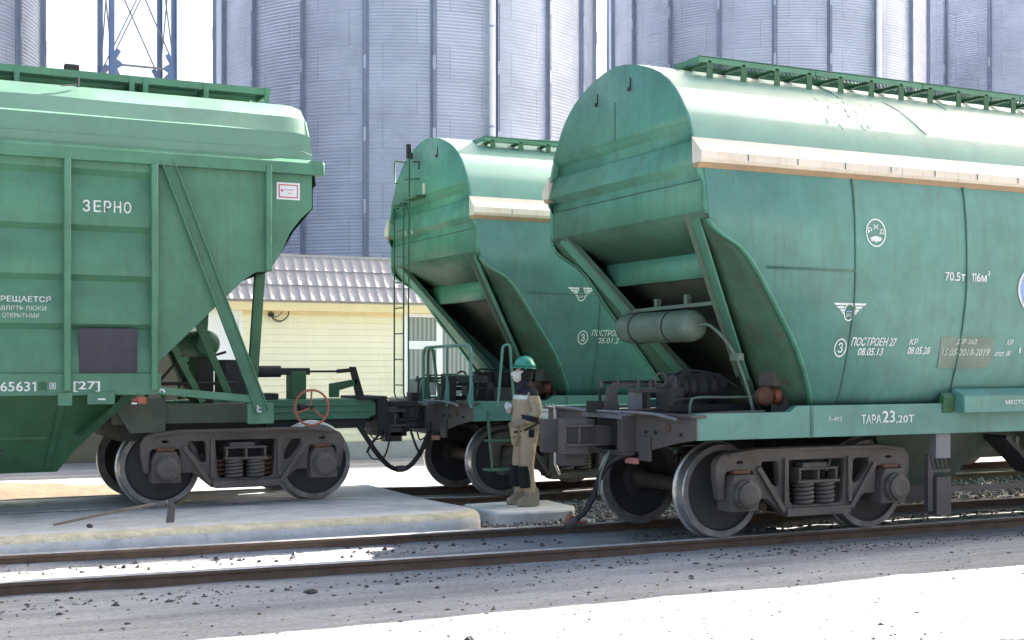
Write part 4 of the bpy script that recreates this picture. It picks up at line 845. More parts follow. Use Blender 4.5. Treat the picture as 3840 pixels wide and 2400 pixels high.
for t_ in (90, 200, 320): a.tube([(cx, cy+.03, cz), (cx+.21*math.cos(R(t_)), cy, cz+.21*math.sin(R(t_)))], .011, 'rust_red', 6)
a.tube([(cx, cy-.02, cz), (cx, cy+.5, cz), ], .022, K, 8); a.tube([(cx-.1, cy+.2, cz), (cx-.02, cy+.2, cz)], .05, K, 8); bb(a, 'brake_handwheel', smooth=60)
a = MB(); a.tube([(2.55, 15.0, 1.49), (2.62, 14.96, 1.50), (2.70, 14.96, 1.49)], .02, 'rust_red', 6); a.box(2.61, 2.70, 14.94, 14.98, 1.45, 1.53, 'rust_red'); a.box(2.54, 2.60, 14.95, 14.97, 1.445, 1.465, 'white_letter'); bb(a, 'release_handle', bevel=.004)
bogie(B, 3.935, YC, ZC, OB)
for c in [c for c in B.children if c.name.split('.')[0] in ('axle', 'side_frame', 'bolster')]:
    l = c.location.copy(); l.x += -11.2; dup(c, B, l)
# markings
yb = lambda x, z: YS-.004
yr = lambda x, z: 14.926
a = MB()
for ch, x0 in zip('ЗЕРНО', (2.02, 2.135, 2.245, 2.352, 2.46)): letters(a, ch, x0, x0+.078, 3.575+(x0-2.02)*.0, 3.705, yb)
bb(a, 'cargo_lettering', smooth=0)
a = MB()
for x0 in (2.05, 2.165, 2.27, 2.385, 2.497): a.box(x0-.006, x0+.002, YS-.0065, YS-.0045, 3.60, 3.68, 'green_paint')
bb(a, 'stencil_gap', smooth=0)
a = MB(); letters(a, 'ЗАПРЕЩАЕТСЯ', .98, 1.687, 2.555, 2.63, yb); letters(a, 'ОСТАВЛЯТЬ ЛЮКИ', .99, 1.64, 2.475, 2.525, yb, 'worn_letter'); letters(a, 'ОТКРЫТЫМИ', 1.19, 1.567, 2.395, 2.445, yb, 'worn_letter'); bb(a, 'warning_lettering', smooth=0)
a = MB(); letters(a, '9506563', .93, 1.47, 1.60, 1.705, yr); one(a, 1.488, 1.53, 1.60, 1.705, yr); letters(a, '[27]', 1.915, 2.196, 1.59, 1.705, yr); letters(a, '8', 1.685, 1.715, 1.637, 1.68, yr)
for q in ((1.668,1.73,1.685,1.692),(1.668,1.73,1.622,1.629),(1.668,1.675,1.629,1.685),(1.723,1.73,1.629,1.685)): a.box(q[0], q[1], 14.924, 14.929, q[2], q[3], 'white_letter')
bb(a, 'number_lettering', smooth=0)
a = MB(); a.box(1.555, 1.64, 14.9275, 14.9295, 1.61, 1.70, 'dark_green_paint'); bb(a, 'overpainted_digit', smooth=0)
a = MB(); a.box(1.985, 2.604, YS-.008, YS-.0042, 1.80, 2.29, 'violet_patch'); bb(a, 'blanked_panel', smooth=0)
a = MB(); a.box(2.17, 2.25, 14.9, 14.904, 1.497, 1.517, 'white_letter'); a.tube([(2.845,14.935,1.585),(2.86,14.935,1.61),(2.885,14.935,1.605),(2.90,14.935,1.575)], .011, 'white_letter', 6); a.box(3.935, 3.955, 14.862, 14.868, 1.34, 1.42, 'white_letter'); a.box(3.935, 3.99, 14.862, 14.868, 1.335, 1.352, 'white_letter'); a.box(3.935, 3.98, 14.862, 14.868, 1.38, 1.393, 'white_letter'); bb(a, 'small_marks', smooth=0)
a = MB(); a.box(4.20, 4.48, YS-.008, YS-.003, 3.83, 4.03, 'sign_white'); a.box(4.223, 4.457, YS-.0095, YS-.0085, 3.85, 4.01, 'sign_red'); a.box(4.238, 4.442, YS-.0115, YS-.0105, 3.865, 3.995, 'sign_white')
yk = lambda x, z: YS-.013
letters(a, 'В РЕМОНТ', 4.285, 4.42, 3.935, 3.955, yk, 'sign_red'); letters(a, '2023', 4.33, 4.39, 3.895, 3.915, yk, 'sign_red'); disc(a, 4.262, 3.935, .014, .018, 'sign_red', yk); bb(a, 'sticker', smooth=0)
# hoses between the two coupled wagons belong to the ribbed one up to the joint and to the other beyond it
a = MB(); a.tube(hose([(5.60, 16.1, 1.10), (5.70, 16.05, .93), (5.83, 16.05, .74), (5.99, 16.08, .58), (6.10, 16.1, .52), (6.18, 16.1, .503)], .03), .034, 'rubber', 8); a.tube(hose([(5.98, 16.2, 1.15), (5.9, 16.1, 1.0), (5.76, 16.05, .86), (5.70, 16.05, .74)], .02), .02, 'rubber', 6); a.tube(hose([(5.98, 16.05, 1.2), (6.0, 16.02, .95), (5.95, 16.0, .75), (5.90, 16.02, .66)], .012), .012, 'soot', 6); a.tube(hose([(5.72,16.03,1.0),(5.8,16.0,.92),(5.92,16.0,.95)], .01), .01, 'soot', 6); a.tube(hose([(5.70,16.0,.74),(5.76,16.0,.67),(5.88,16.0,.66)], .01), .01, 'soot', 6); bb(a, 'air_hose', smooth=60)
OC = (6.73, YC, ZC-.07)
a = MB(); a.tube(hose([(6.18, 16.1, .503), (6.26, 16.1, .52), (6.36, 16.1, .59), (6.48, 16.1, .75), (6.56, 16.08, .95), (6.59, 16.1, 1.12)], .03), .034, 'rubber', 8); a.tube([(6.13, 16.1, .515), (6.24, 16.1, .52)], .045, 'grime', 8); a.tube(hose([(6.3, 16.1, 1.1), (6.33, 16.0, .9), (6.38, 16.0, .78), (6.44, 16.05, .72)], .018), .018, 'rubber', 6); a.tube(hose([(6.38,16.0,1.0),(6.42,16.0,.90),(6.52,16.0,.96),(6.56,16.0,1.05)], .011), .011, 'soot', 6); a.bar((6.38, 16.1, 1.03), (6.73, 16.1, 1.03), .04, .03, 'grime'); a.build('air_hose', WC, OC, smooth=60)
# ------------------------------------------------------------------ yellow house with a metal tile roof
HX0, HX1, HY0, HY1 = 5.46, 15.5, 24.9, 29.5; EZ, RZ = 3.13, 3.93
Hs = thing('house', 'low yellow sided house with a grey metal tile roof behind the wagons', 'house', (HX0, HY0, 0)); OH = (HX0, HY0, 0)
a = MB(); a.box(HX0, HX1, HY0, HY1, .34, 3.05, 'siding')
z = .36                                                              # lapped boards
while z < 2.92:
    a.prism([(HX0, HY0-.004, z+.122), (HX0, HY0-.018, z+.004), (HX0, HY0-.002, z)], (HX1-HX0, 0, 0), 'siding'); z += .124
a.box(HX0-.02, HX0+.1, HY0-.03, HY0+.05, .34, 2.95, 'siding_trim')
a.build('wall', Hs, OH, smooth=0)
a = MB(); a.box(HX0-.02, HX1+.02, HY0-.05, HY1+.02, -.1, .34, 'plinth'); a.build('plinth', Hs, OH, smooth=0)
a = MB(); a.box(HX0-.2, HX1+.2, HY0-.36, HY0-.34, 2.945, 3.135, 'siding_trim'); a.box(HX0-.2, HX1+.2, HY0-.35, HY0+.02, 2.93, 2.95, 'siding_trim'); a.box(HX0-.03, HX1, HY0-.03, HY0, 2.86, 2.94, 'siding_trim'); a.build('fascia', Hs, OH, smooth=0)
a = MB(); rows = []; L_ = .365; th = R(56); nx = int((HX1-HX0+.6)/.2*8)  # stepped and waved tile sheets
for k in range(3):
    for q in range(7):
        t = q/6; d = (k+t)*L_; lift = .026*(1-t); rows.append((d, lift))
rows = [(0, -.01)]+rows
a.grid([[(HX0-.3+i*.025, HY0-.42+d*math.cos(th)-(lf+.006*max(-.9, math.cos(2*math.pi*i/8+ .5*math.sin(2*math.pi*i/8))))*math.sin(th)+.014*math.sin(0), EZ+d*math.sin(th)+(lf+.006*max(-.9, math.cos(2*math.pi*i/8+.5*math.sin(2*math.pi*i/8))))*math.cos(th)-.004-.03*(.5-.5*math.cos(2*math.pi*i/8))*(1 if False else 0)) for i in range(nx)] for d, lf in rows], 'roof_tile')
tz = EZ+3*L_*math.sin(th); ty = HY0-.42+3*L_*math.cos(th)
a.box(HX0-.3, HX1+.3, ty-.02, HY1+.3, tz-.02, tz+.035, 'roof_tile'); a.box(HX0-.3, HX1+.3, HY0-.38, HY1, EZ-.04, EZ-.02, 'roof_tile')
a.build('roof', Hs, OH, smooth=50)
def window(x0, x1, z0, z1, mull, trans, label=None):
    a = MB(); y0, y1 = HY0-.06, HY0+.02; w_ = .075
    a.box(x0, x0+w_, y0, y1, z0, z1, 'white_frame'); a.box(x1-w_, x1, y0, y1, z0, z1, 'white_frame'); a.box(x0+w_, x1-w_, y0, y1, z0, z0+w_, 'white_frame'); a.box(x0+w_, x1-w_, y0, y1, z1-w_*1.6, z1, 'white_frame')
    for x in mull: a.box(x-.07, x+.07, y0+.003, y1, z0+w_, z1-w_*1.6, 'white_frame')
    for z_, xa, xb in trans: a.box(xa, xb, y0+.006, y1, z_-.085, z_+.085, 'white_frame')
    f_ = a.build('window', Hs, OH, bevel=.004)
    a = MB(); a.box(x0+.03, x1-.03, HY0-.026, HY0-.02, z0+.03, z1-.05, 'curtain' if mull else 'white_frame'); a.build('pane', f_, OH)
    if not mull: return
    a = MB(); a.box(x0+.03, x1-.03, HY0-.03, HY0-.0265, z0+.03, z0+.42, 'window_pane'); a.build('lower_pane', f_, OH)
    a = MB(); a.box(x0-.06, x1+.06, HY0-.16, HY0+.02, z0-.05, z0, 'white_frame'); a.build('sill', f_, OH, bevel=.004)
window(9.62, 11.55, 1.18, 2.98, [10.40], [(2.29, 9.69, 10.34)]); window(5.62, 6.30, 1.4, 2.95, [], []); window(13.2, 14.8, 1.18, 2.98, [14.0], [(2.29, 13.28, 13.94)])
a = MB(); pts = [(6.86, 24.83, 3.13), (6.86, 24.82, 2.90), (6.83, 24.8, 2.84)]
a.tube(hose(pts, .01), .008, 'rubber', 5)
a.tube([(7.02+.17*math.cos(t)*1.05, 24.8, 2.93+.19*math.sin(t)) for t in [R(-165+12*k) for k in range(21)]], .012, 'rubber', 5); a.tube(hose([(6.86,24.8,2.86),(6.95,24.79,2.82),(7.05,24.8,2.9),(7.12,24.8,3.05)], .01), .008, 'rubber', 5); a.box(6.80, 6.90, 24.78, 24.85, 2.82, 2.90, 'rubber')
a.tube(hose([(6.83,24.8,2.86),(6.9,24.79,2.75),(7.02,24.8,2.72),(7.14,24.8,2.8)], .01), .008, 'rubber', 5)
tag(a.build('cable_loop', smooth=60), 'loose coil of black cable hanging under the eaves on the yellow wall', 'cable')
a = MB(); Sh = thing('shed', 'brown rendered shed left of the yellow house, glimpsed under the ribbed wagon', 'shed', (-2, 26, 0)); OS = (-2, 26, 0)
paint('brown_render', (.20, .165, .125), .9, .2, (.12, .1, .08), .4, .4)
a.box(-9, 5.3, 26, 30, -.1, 2.75, 'brown_render'); a.build('wall', Sh, OS); a = MB(); a.prism([(-9.2, 25.7, 2.72), (-9.2, 30.3, 2.72), (-9.2, 28, 3.5)], (14.6, 0, 0), 'galv_rib'); a.build('roof', Sh, OS, bevel=.02)
a = MB(); rows = [[(x, y, -.05+h_*(.75+.5*noise.noise((x*.5, y*.9, 5)))+.05*noise.noise((x*2.2, y*2.2, 1))) for x in [-9+.3*i for i in range(46)]] for y, h_ in ((17.6,.05),(18.2,.09),(18.8,.12),(19.4,.16),(20.0,.2),(20.5,.22),(21.0,.2),(21.4,.12),(21.7,0))]
for r_ in rows:
    for i, (x, y, z) in enumerate(r_): k = 1-sm(2.9, 4.3, x+.4*noise.noise((x, y, 8))); r_[i] = (x, y, -.05+(z+.05)*k)
a.grid(rows, 'sand'); o = a.build('dirt_bank', smooth=180); struct(o)
# ------------------------------------------------------------------ silos
def silo(cx, cy, r, label, rot, pipe=None, n=20, hh=22.0):
    t = thing('grain_silo', label, 'silo', (cx, cy, 0), 'row of corrugated steel grain silos')
    a = MB(); rows = []; seg = n*4
    me = bpy.data.meshes.new('shell'); vs = []; fs = []; uvs = []
    for zz in (0, hh):
        for k in range(seg+1):
            t_ = rot+2*math.pi*k/seg; vs.append((r*math.cos(t_), r*math.sin(t_), zz))
    for k in range(seg): fs.append((k, k+1, seg+1+k+1, seg+1+k))
    me.from_pydata(vs, [], fs); uvl = me.uv_layers.new(name='sheets')
    for p in me.polygons:
        k = p.index
        for li, (u, v) in zip(p.loop_indices, ((k/4, 0), ((k+1)/4, 0), ((k+1)/4, hh/1.06), (k/4, hh/1.06))): uvl.data[li].uv = (u+.25, v)
    me.polygons.foreach_set('use_smooth', [True]*len(me.polygons)); me.materials.append(M['galvanised'])
    o = bpy.data.objects.new('shell', me); C.objects.link(o); o.parent = t
    a = MB(); a.lathe((0, 0, hh), (0, 0, 1), [(r+.15, -.05), (r+.15, 0), (.6, r*.52), (0, r*.52+.1)], 'galv_light', seg); a.build('roof', t, smooth=40)
    a = MB(); pr = [(r+.004,-.10),(r+.045,-.085),(r+.05,-.05),(r+.13,-.038),(r+.13,.038),(r+.05,.05),(r+.045,.085),(r+.004,.10)]
    a.prism([(x, y, .1) for x, y in pr], (0, 0, hh-.1), 'galv_rib')
    for z_ in (2.1, 4.3, 6.5, 8.7, 10.9, 13.1, 15.3): a.box(r+.128, r+.145, -.045, .045, z_, z_+.42, 'galv_light')
    r0 = a.build('stiffener', t, smooth=0); r0.rotation_euler = (0, 0, rot)
    for k in range(1, n): dup(r0, t, (0, 0, 0), rot+2*math.pi*k/n)
    if pipe is not None:
        a = MB(); px, py = (r+.22)*math.cos(pipe), (r+.22)*math.sin(pipe); a.tube([(px, py, .2), (px, py, hh-.4)], .095, 'white_pipe', 14)
        for z_ in (3, 6.1, 9.2, 12.3): a.lathe((px, py, z_), (0, 0, 1), [(.095,0),(.108,0),(.108,.06),(.095,.06)], 'galv_light', 14)
        a.build('down_pipe', t, smooth=60)
    return t
cY, sY = math.cos(YAW), math.sin(YAW)
def world(rt, fw): return (rt*cY+fw*sY, -rt*sY+fw*cY)
def ang(rt, fw, r, u):
    """world angle on a silo (centre rt, fw in view axes) where the ray of slope u touches it"""
    A = 1+u*u; Bq = -2*(u*rt+fw); Cq = rt*rt+fw*fw-r*r; D = math.sqrt(max(0, Bq*Bq-4*A*Cq)); f_ = (-Bq-D)/(2*A); x, y = u*f_-rt, f_-fw
    return math.atan2(y, x)-YAW
px = lambda d: (d*3840/2419-1920)/4893
for (rt, fw, rib, pp, lb) in ((-20.2, 36.8, 98, None, 'corrugated steel silo at the left edge of the photo, beyond the lattice tower'),
        (-3.73, 46.35, 864, 1161, 'largest corrugated silo in view, behind the gap between the wagons, with a white down pipe'),
        (10.74, 55.3, 1830, 2073, 'corrugated silo above the roof of the nearest teal wagon, with a white down pipe'),
        (25.2, 64.2, 2338, None, 'corrugated silo at the right edge of the photo, half behind its neighbour')):
    x, y = world(rt, fw); silo(x, y, 6.6, lb, ang(rt, fw, 6.6, px(rib)), None if pp is None else ang(rt, fw, 6.75, px(pp)))
x, y = world(42, 73); silo(x, y, 6.6, 'corrugated silo beyond the right edge of the photo', 0)
bpy.context.view_layer.update()
# ------------------------------------------------------------------ lattice tower
TX, TY, TW, TD = 5.60, 36.0, 1.63, 2.0; OT = (TX, TY, 0)
Tw = thing('lattice_tower', 'blue steel lattice tower standing against the white sky', 'tower', OT)
cor = [(TX, TY), (TX+TW, TY), (TX+TW, TY+TD), (TX, TY+TD)]
for x, y in cor:
    a = MB(); a.box(x-.07, x+.07, y-.012, y+.012, 0, 21, 'blue_steel'); a.box(x-.07 if x == TX else x+.055, x-.055 if x == TX else x+.07, y-.10, y+.10, 0, 21, 'blue_steel'); a.build('leg', Tw, OT)
zb = 9.92; PH = 3.9
for lev in range(-2, 3):
    z0 = zb+lev*PH
    for i in range(4):
        (x0, y0), (x1, y1) = cor[i], cor[(i+1) % 4]
        for p, q in (((x0, y0, z0+.15), (x1, y1, z0+PH-.15)), ((x1, y1, z0+.15), (x0, y0, z0+PH-.15))):
            if z0+PH > 21.5: continue
            a = MB(); a.bar(p, q, .032, .032, 'grey_steel'); a.build('diagonal_brace', Tw, OT)
        a = MB(); a.bar((x0, y0, z0), (x1, y1, z0), .05, .05, 'grey_steel'); a.build('crossbar', Tw, OT)
    for x, y in cor:
        s = 1 if x == TX else -1
        a = MB(); a.prism([(x-s*.09, y-.03, z0-.42), (x+s*.05, y-.03, z0-.30), (x+s*.16, y-.03, z0-.38), (x+s*.22, y-.03, z0-.30), (x+s*.14, y-.03, z0-.12), (x+s*.26, y-.03, z0-.04), (x+s*.26, y-.03, z0+.05), (x+s*.12, y-.03, z0+.14), (x+s*.24, y-.03, z0+.36), (x+s*.15, y-.03, z0+.42), (x-s*.02, y-.03, z0+.26), (x-s*.09, y-.03, z0+.36)], (0, .012, 0), 'blue_steel'); a.build('gusset_plate', Tw, OT)
# ------------------------------------------------------------------ small things on the ground
a = MB(); p0, p1 = Vector((1.62, 14.17, .235)), Vector((2.69, 13.86, .45))
a.tube([p0, p0.lerp(p1, .5)+Vector((0,0,.008)), p1], [.013, .015, .016], 'wood', 8)
hoe = thing('hoe', 'long-handled hoe lying on the concrete slab in front of the ribbed wagon', 'hoe', (2.7, 13.85, .2)); a.build('handle', hoe, (2.7, 13.85, .2), smooth=60)
a = MB(); a.lathe((2.60, 13.885, .425), (p1-p0), [(.016,0),(.024,.01),(.026,.12),(.016,.13)], 'tool_steel', 10); a.bar((2.70, 13.855, .445), (2.78, 13.84, .40), .03, .014, 'tool_steel')
a.prism([(2.715, 13.85, .46), (2.755, 13.85, .475), (2.80, 13.85, .42), (2.785, 13.84, .235), (2.70, 13.84, .235), (2.725, 13.85, .40)], (0, .014, 0), 'tool_steel'); a.build('blade', hoe, (2.7, 13.85, .2))
def clod(name, x, y, z, r, label, cat, m='dark_stone', fl=.7):
    bm = bmesh.new(); bmesh.ops.create_icosphere(bm, subdivisions=2, radius=r)
    for v in bm.verts: v.co *= 1+.45*noise.noise(v.co*9/r*.1+Vector((x, y, 0))); v.co.z *= fl
    me = bpy.data.meshes.new(name); bm.to_mesh(me); bm.free(); me.materials.append(M[m]); o = bpy.data.objects.new(name, me); C.objects.link(o); o.location = (x, y, z+r*fl*.7); tag(o, label, cat); return o
clod('stone', 1.94, 13.86, .224, .034, 'single small dark stone on the concrete slab below the hoe handle', 'stone')
clod('clod', 3.02, 9.75, gz(3.02, 9.75), .05, 'flat dark clod on the shaded ground left of centre, in front of the nearest rail', 'clod', fl=.4)
clod('clod', 2.91, 6.52, gz(2.91, 6.52), .045, 'dark tuft at the bottom edge of the photo, on the sunlit ground', 'clod', fl=.9)
a = MB(); a.bar((3.90, 5.80, gz(3.9,5.8)+.012), (4.08, 5.79, gz(4.08,5.79)+.012), .035, .02, 'wood'); tag(a.build('wood_scrap', bevel=.006), 'short brown wood scrap on the sunlit ground at the front', 'wood scrap')
a = MB(); a.bar((3.52, 5.78, gz(3.52,5.78)+.01), (3.70, 5.73, gz(3.7,5.73)+.01), .045, .025, 'dark_stone'); tag(a.build('clod', bevel=.01), 'long dark clod at the bottom edge, left of the wood scrap', 'clod')
a = MB(); o_ = [(5.28, 5.09), (5.36, 5.115), (5.52, 5.16), (5.72, 5.25), (5.95, 5.2), (5.85, 4.95), (5.6, 4.93), (5.36, 4.99)]  # thin dark sheet stands in for a shadow on the ground
a.add([(x, y, gz(x, y)+.012+.003*i) for i, (x, y) in enumerate(o_)]+[(5.6, 5.06, gz(5.6, 5.06)+.055)], [(i, (i+1) % 8, 8) for i in range(8)], 'shadow_patch'); tag(a.build('shadow_patch', smooth=30, solid=.01, sub=1), 'dark shadow shape built as a thin sheet at the bottom right corner of the photo', 'shadow patch')
a = MB(); bx, by = 6.80, 12.50                                       # red brake shoe for holding a wheel
a.prism([(bx-.11, by-.04, .155), (bx+.17, by-.04, .155), (bx+.17, by-.04, .17), (bx+.04, by-.04, .18), (bx-.0, by-.04, .25), (bx-.05, by-.04, .255), (bx-.08, by-.04, .19), (bx-.11, by-.04, .175)], (0, .08, 0), 'rust_red'); a.bar((bx-.06, by, .2), (bx-.01, by+.02, .29), .022, .022, 'rust_red')
tag(a.build('brake_shoe', bevel=.006), 'red iron wheel stop on the rail beside the hanging air hose', 'wheel stop')
# ------------------------------------------------------------------ the worker
def skinned(name, joints, bones, mat, sub=2, parent=None):
    me = bpy.data.meshes.new(name); keys = list(joints); me.from_pydata([joints[k][0] for k in keys], [(keys.index(a_), keys.index(b_)) for a_, b_ in bones], [])
    o = bpy.data.objects.new(name, me); C.objects.link(o); sk = o.modifiers.new('skin', 'SKIN'); sk.use_smooth_shade = True; sk.branch_smoothing = .4
    for i, k in enumerate(keys):
        rr = joints[k][1]; me.skin_vertices[0].data[i].radius = rr if isinstance(rr, tuple) else (rr, rr); me.skin_vertices[0].data[i].use_root = (i == 0)
    s_ = o.modifiers.new('sub', 'SUBSURF'); s_.levels = sub; s_.render_levels = sub
    bpy.context.view_layer.update(); dg = bpy.context.evaluated_depsgraph_get(); m2 = bpy.data.meshes.new_from_object(o.evaluated_get(dg)); bpy.data.objects.remove(o)
    m2.materials.clear(); m2.materials.append(M[mat]); m2.polygons.foreach_set('use_smooth', [True]*len(m2.polygons)); o = bpy.data.objects.new(name, m2); C.objects.link(o)
    if parent: o.parent = parent
    return o
# local frame: -x is where he faces, -y the side towards the camera, z up from the block top
PS = (7.10, 14.26, .17); PR = -.15
P = thing('person', 'worker in beige overalls, green helmet and white face mask standing on the concrete block', 'person', PS, None, PR)
J = {'pel': ((.02,0,.93),(.14,.12)), 'hipl': ((.02,-.10,.88),.095), 'kneel': ((-.015,-.115,.50),.065), 'ankl': ((.03,-.12,.10),.045), 'toel': ((-.14,-.13,.045),.04),
     'hipr': ((.02,.10,.88),.095), 'kneer': ((-.05,.105,.50),.065), 'ankr': ((-.03,.11,.10),.045), 'toer': ((-.20,.12,.045),.04),
     'waist': ((.015,0,1.10),(.13,.11)), 'chest': ((.01,0,1.28),(.12,.10)), 'neckb': ((.0,0,1.45),(.065,.06)), 'neck': ((-.012,0,1.52),.055), 'head': ((-.03,0,1.64),(.078,.095)), 'top': ((-.02,0,1.72),(.07,.08)),
     'shl': ((.02,-.175,1.37),.042), 'elbl': ((.085,-.25,1.13),.046), 'wrl': ((-.10,-.23,1.02),.034), 'hal': ((-.16,-.19,1.01),.036),
     'shr': ((.02,.175,1.37),.042), 'elbr': ((-.03,.25,1.14),.046), 'wrr': ((-.19,.09,1.17),.034), 'har': ((-.22,.02,1.21),.036)}
BN = [('pel','hipl'),('hipl','kneel'),('kneel','ankl'),('ankl','toel'),('pel','hipr'),('hipr','kneer'),('kneer','ankr'),('ankr','toer'),('pel','waist'),('waist','chest'),('chest','neckb'),('neckb','neck'),('neck','head'),('head','top'),('chest','shl'),('shl','elbl'),('elbl','wrl'),('wrl','hal'),('chest','shr'),('shr','elbr'),('elbr','wrr'),('wrr','har')]
body = skinned('body', J, BN, 'skin', 2, P)
g_ = lambda k, r, d=(0,0,0): (tuple(Vector(J[k][0])+Vector(d)), r)
skinned('trousers', {'pel': g_('pel', (.165,.145)), 'hipl': g_('hipl', (.12,.115)), 'ml': ((.0,-.112,.68),(.105,.10)), 'kneel': g_('kneel', .09), 'cl': ((.01,-.12,.30),.082), 'ankl': ((.03,-.122,.135),.08), 'hipr': g_('hipr', (.12,.115)), 'mr': ((-.02,.105,.68),(.105,.10)), 'kneer': g_('kneer', .09), 'cr': ((-.045,.11,.30),.082), 'ankr': ((-.03,.112,.135),.08)},
        [('pel','hipl'),('hipl','ml'),('ml','kneel'),('kneel','cl'),('cl','ankl'),('pel','hipr'),('hipr','mr'),('mr','kneer'),('kneer','cr'),('cr','ankr')], 'cloth_beige', 2, P)
def cuff(name, pts, rad, mat, n=20, wav=.0):
    a = MB(); a.tube([Vector(p) for p in pts], rad, mat, n, cap=True); o = a.build(name, P, smooth=60); return o
cuff('knee_panel', [(-.047,-.116,.49),(-.041,-.118,.42),(-.033,-.121,.32),(-.025,-.122,.23)], [.080,.084,.084,.078], 'cloth_black'); cuff('knee_panel', [(-.082,.105,.49),(-.080,.107,.42),(-.078,.109,.32),(-.074,.11,.23)], [.080,.084,.084,.078], 'cloth_black')
jk = skinned('jacket', {'hem': ((.02,0,.80),(.215,.205)), 'hip': ((.02,0,.92),(.215,.21)), 'waist': ((.012,0,1.10),(.21,.205)), 'chest': ((.01,0,1.30),(.21,.185)), 'nb': ((.0,0,1.45),(.10,.085)), 'shl': ((.025,-.185,1.385),.088), 'ul': ((.06,-.225,1.26),.078), 'elbl': g_('elbl', .070), 'fl': ((-.01,-.245,1.075),.066), 'wrl': ((-.085,-.235,1.03),.058), 'shr': ((.025,.185,1.385),.088), 'ur': ((.0,.225,1.26),.078), 'elbr': g_('elbr', .070), 'fr': ((-.11,.18,1.15),.062), 'wrr': ((-.175,.105,1.165),.052)},
        [('hem','hip'),('hip','waist'),('waist','chest'),('chest','nb'),('chest','shl'),('shl','ul'),('ul','elbl'),('elbl','fl'),('fl','wrl'),('chest','shr'),('shr','ur'),('ur','elbr'),('elbr','fr'),('fr','wrr')], 'cloth_beige', 4, P)
# navy yoke, sleeve patch, hem band and silver tapes belong to the jacket's own colouring: faces by height and side
for m_ in ('cloth_navy', 'tape_silver', 'cloth_black'): jk.data.materials.append(M[m_])
for p in jk.data.polygons:
    c_ = p.center
    if c_.z > 1.345+.12*max(0, -c_.x-.02): p.material_index = 1
    if 1.30 < c_.z < 1.345 and c_.x < -.02 and abs(c_.y) < .2: p.material_index = 2
    if c_.x > .115 and 1.27 < c_.z < 1.40: p.material_index = 2
    if abs(c_.y) > .15 and 1.03 < c_.z+.25*c_.x < 1.10: p.material_index = 1
    if .845 < c_.z-.1*c_.x < .86: p.material_index = 3
cuff('strap', [(-.17,-.10,.90),(-.06,-.185,.93),(.06,-.20,.985),(.16,-.14,1.03),(.205,-.02,1.06)], .014, 'cloth_black', 6)
a = MB(); a.box(-.02, .05, -.215, -.19, .84, .93, 'cloth_black'); a.build('pouch', P, bevel=.01)
# boots
for dx, dy in ((0, -.122), (-.06, .112)):
    a = MB(); ol = [(-.165,.0),(.09,.0),(.105,.03),(.10,.09),(.09,.20),(.095,.235),(-.055,.235),(-.06,.17),(-.08,.115),(-.13,.085),(-.165,.06),(-.172,.03)]
    rows = [[(x+dx+.03, dy+w_*(.9 if x < -.1 else 1), z) for x, z in ol] for w_ in (-.035, -.055, -.02, .02, .055, .035)]
    rows[0] = [(dx+.03+(x+.03)*.86-.03, dy-.056, z*.94+.004) for x, z in ol]; rows[-1] = [(dx+.03+(x+.03)*.86-.03, dy+.056, z*.94+.004) for x, z in ol]
    a.grid(rows, 'boot_grey', close=True); a.poly(rows[0], 'boot_grey'); a.poly(rows[-1], 'boot_grey'); a.box(dx-.165, dx+.14, dy-.054, dy+.054, -.002, .022, 'cloth_black'); a.build('boot', P, smooth=50, sub=1)
# dark hood under the helmet, face opening towards -x
a = MB(); rows = []
for i in range(13):
    v = i/12; z = 1.43+.33*v; rx = lerp([(0,.105),(.25,.085),(.5,.105),(.75,.112),(1,.08)], v); ry = lerp([(0,.115),(.25,.085),(.5,.092),(.75,.095),(1,.07)], v)
    rows.append([(-.012+rx*math.cos(t), ry*math.sin(t), z) for t in [R(-128+256*k/22) for k in range(23)]])
a.grid(rows, 'cloth_black'); a.build('hood', P, smooth=80, solid=.012)
a = MB(); a.tube([(-.02,0,1.40),(-.02,0,1.46),(-.018,0,1.52)], [.115,.105,.09], 'cloth_navy', 20); a.build('collar', P, smooth=60, bevel=.01)
# face: nose, brow and eyes, then the moulded mask
a = MB(); a.add([(-.113,-.016,1.60),(-.113,.016,1.60),(-.135,0,1.595),(-.108,0,1.65),(-.10,-.02,1.60),(-.10,.02,1.60)], [(0,2,3),(2,1,3),(0,1,2),(4,0,3),(1,5,3)], 'skin'); a.build('nose', P)
for s in (-1, 1):
    a = MB(); a.lathe((-.098, s*.034, 1.652), (-1, 0, 0), [(.014,-.004),(.012,.004),(.006,.009),(0,.010)], 'white_frame', 12); a.lathe((-.1065, s*.034, 1.652), (-1, 0, 0), [(.006,0),(.004,.002),(0,.003)], 'soot', 10); a.build('eye', P, smooth=60)
a = MB(); rows = []
for i in range(7):
    v = i/6; rows.append([(-.075-.105*math.sin(v*math.pi*.5)*(.82+.18*math.cos(t)), .078*math.cos(v*math.pi*.42)*math.sin(t), 1.572+.080*math.cos(v*math.pi*.42)*math.cos(t)) for t in [2*math.pi*k/18 for k in range(18)]])
a.grid(rows, 'mask_white', close=True); a.poly(rows[-1], 'mask_white'); a.build('face_mask', P, smooth=60, solid=.006)
for s in (-1, 1):
    a = MB(); a.bar((-.105, s*.074, 1.60), (.005, s*.104, 1.70), .008, .020, 'mask_white'); a.build('mask_strap', P)
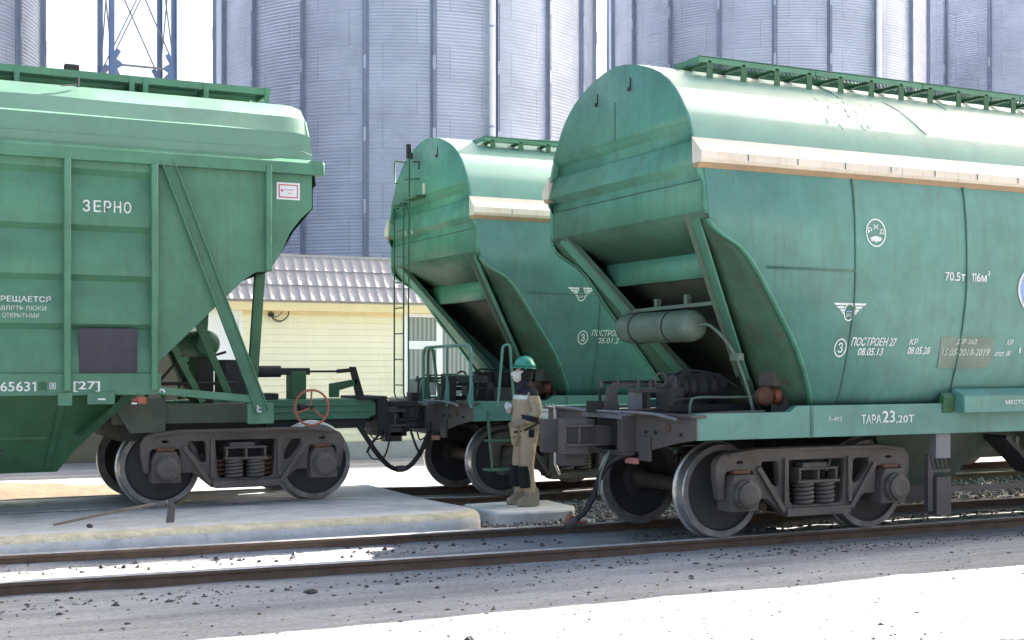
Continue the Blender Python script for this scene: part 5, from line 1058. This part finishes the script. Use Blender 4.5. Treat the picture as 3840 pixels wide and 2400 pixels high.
# helmet: dome, brim and peak
a = MB(); rows = []
for i in range(10):
    v = i/9*math.pi/2; rows.append([(.0+.132*math.cos(v)*math.cos(t), .112*math.cos(v)*math.sin(t), 1.69+.128*math.sin(v)+.02*math.cos(t)*math.cos(v)*-1*(.5)) for t in [2*math.pi*k/28 for k in range(28)]])
a.grid(rows, 'helmet_green', close=True)
hm = a.build('helmet', P, smooth=60, solid=.006, weld=True)
a = MB(); rows = [[((.130+e*(.012 if math.cos(t) > -.3 else .012+.055*(-math.cos(t)-.3)/.7))*math.cos(t), (.110+e*.010)*math.sin(t), 1.685-.010*math.cos(t)-.012*e) for t in [2*math.pi*k/36 for k in range(36)]] for e in (0, .5, 1)]
a.grid(rows, 'helmet_green', close=True); a.build('helmet_brim', hm, smooth=60, solid=.007)
a = MB(); a.tube([(-.10, 0, 1.772), (-.055, 0, 1.805), (0, 0, 1.819), (.055, 0, 1.806), (.10, 0, 1.772)], .011, 'helmet_green', 8); a.build('helmet_ridge', hm, smooth=60)
# gloved hands: palm plus five separate bent fingers
def hand(name, wr, pdir, nrm, thumb, curl, mat):
    wr = Vector(wr); d = Vector(pdir).normalized(); n_ = Vector(nrm).normalized(); sd = d.cross(n_).normalized()*thumb
    a = MB(); a.tube([wr-d*.03, wr+d*.01, wr+d*.05, wr+d*.092], [.036, .036, .045, .040], mat, 12)
    for k, (o_, ln_) in enumerate(((.031, .074), (.011, .084), (-.010, .078), (-.030, .060))):
        p_ = wr+d*.088+sd*o_; q_ = p_; dd = d; pts = [p_-d*.02, p_]
        for j in range(3):
            ca = math.cos(curl*(j+.6)); sa = math.sin(curl*(j+.6)); dd = d*ca-n_*sa; q_ = q_+dd*ln_/3*1.1; pts.append(q_)
        a.tube(pts, [.013, .0125, .012, .011, .008], mat, 8)
    t0 = wr+d*.03+sd*.036; a.tube([t0-sd*.012, t0+sd*.012+d*.022, t0+sd*.016+d*.048-n_*.012, t0+sd*.010+d*.068-n_*.022], [.015, .014, .012, .009], mat, 8)
    return a.build(name, P, smooth=70)
hand('glove', (-.185,.075,1.17), (-.30,-.72,.55), (.3,-.75,.5), 1, .75, 'glove_white'); hand('glove', (-.11,-.225,1.015), (-.85,.45,-.2), (0,-1,.1), 1, .5, 'boot_grey')
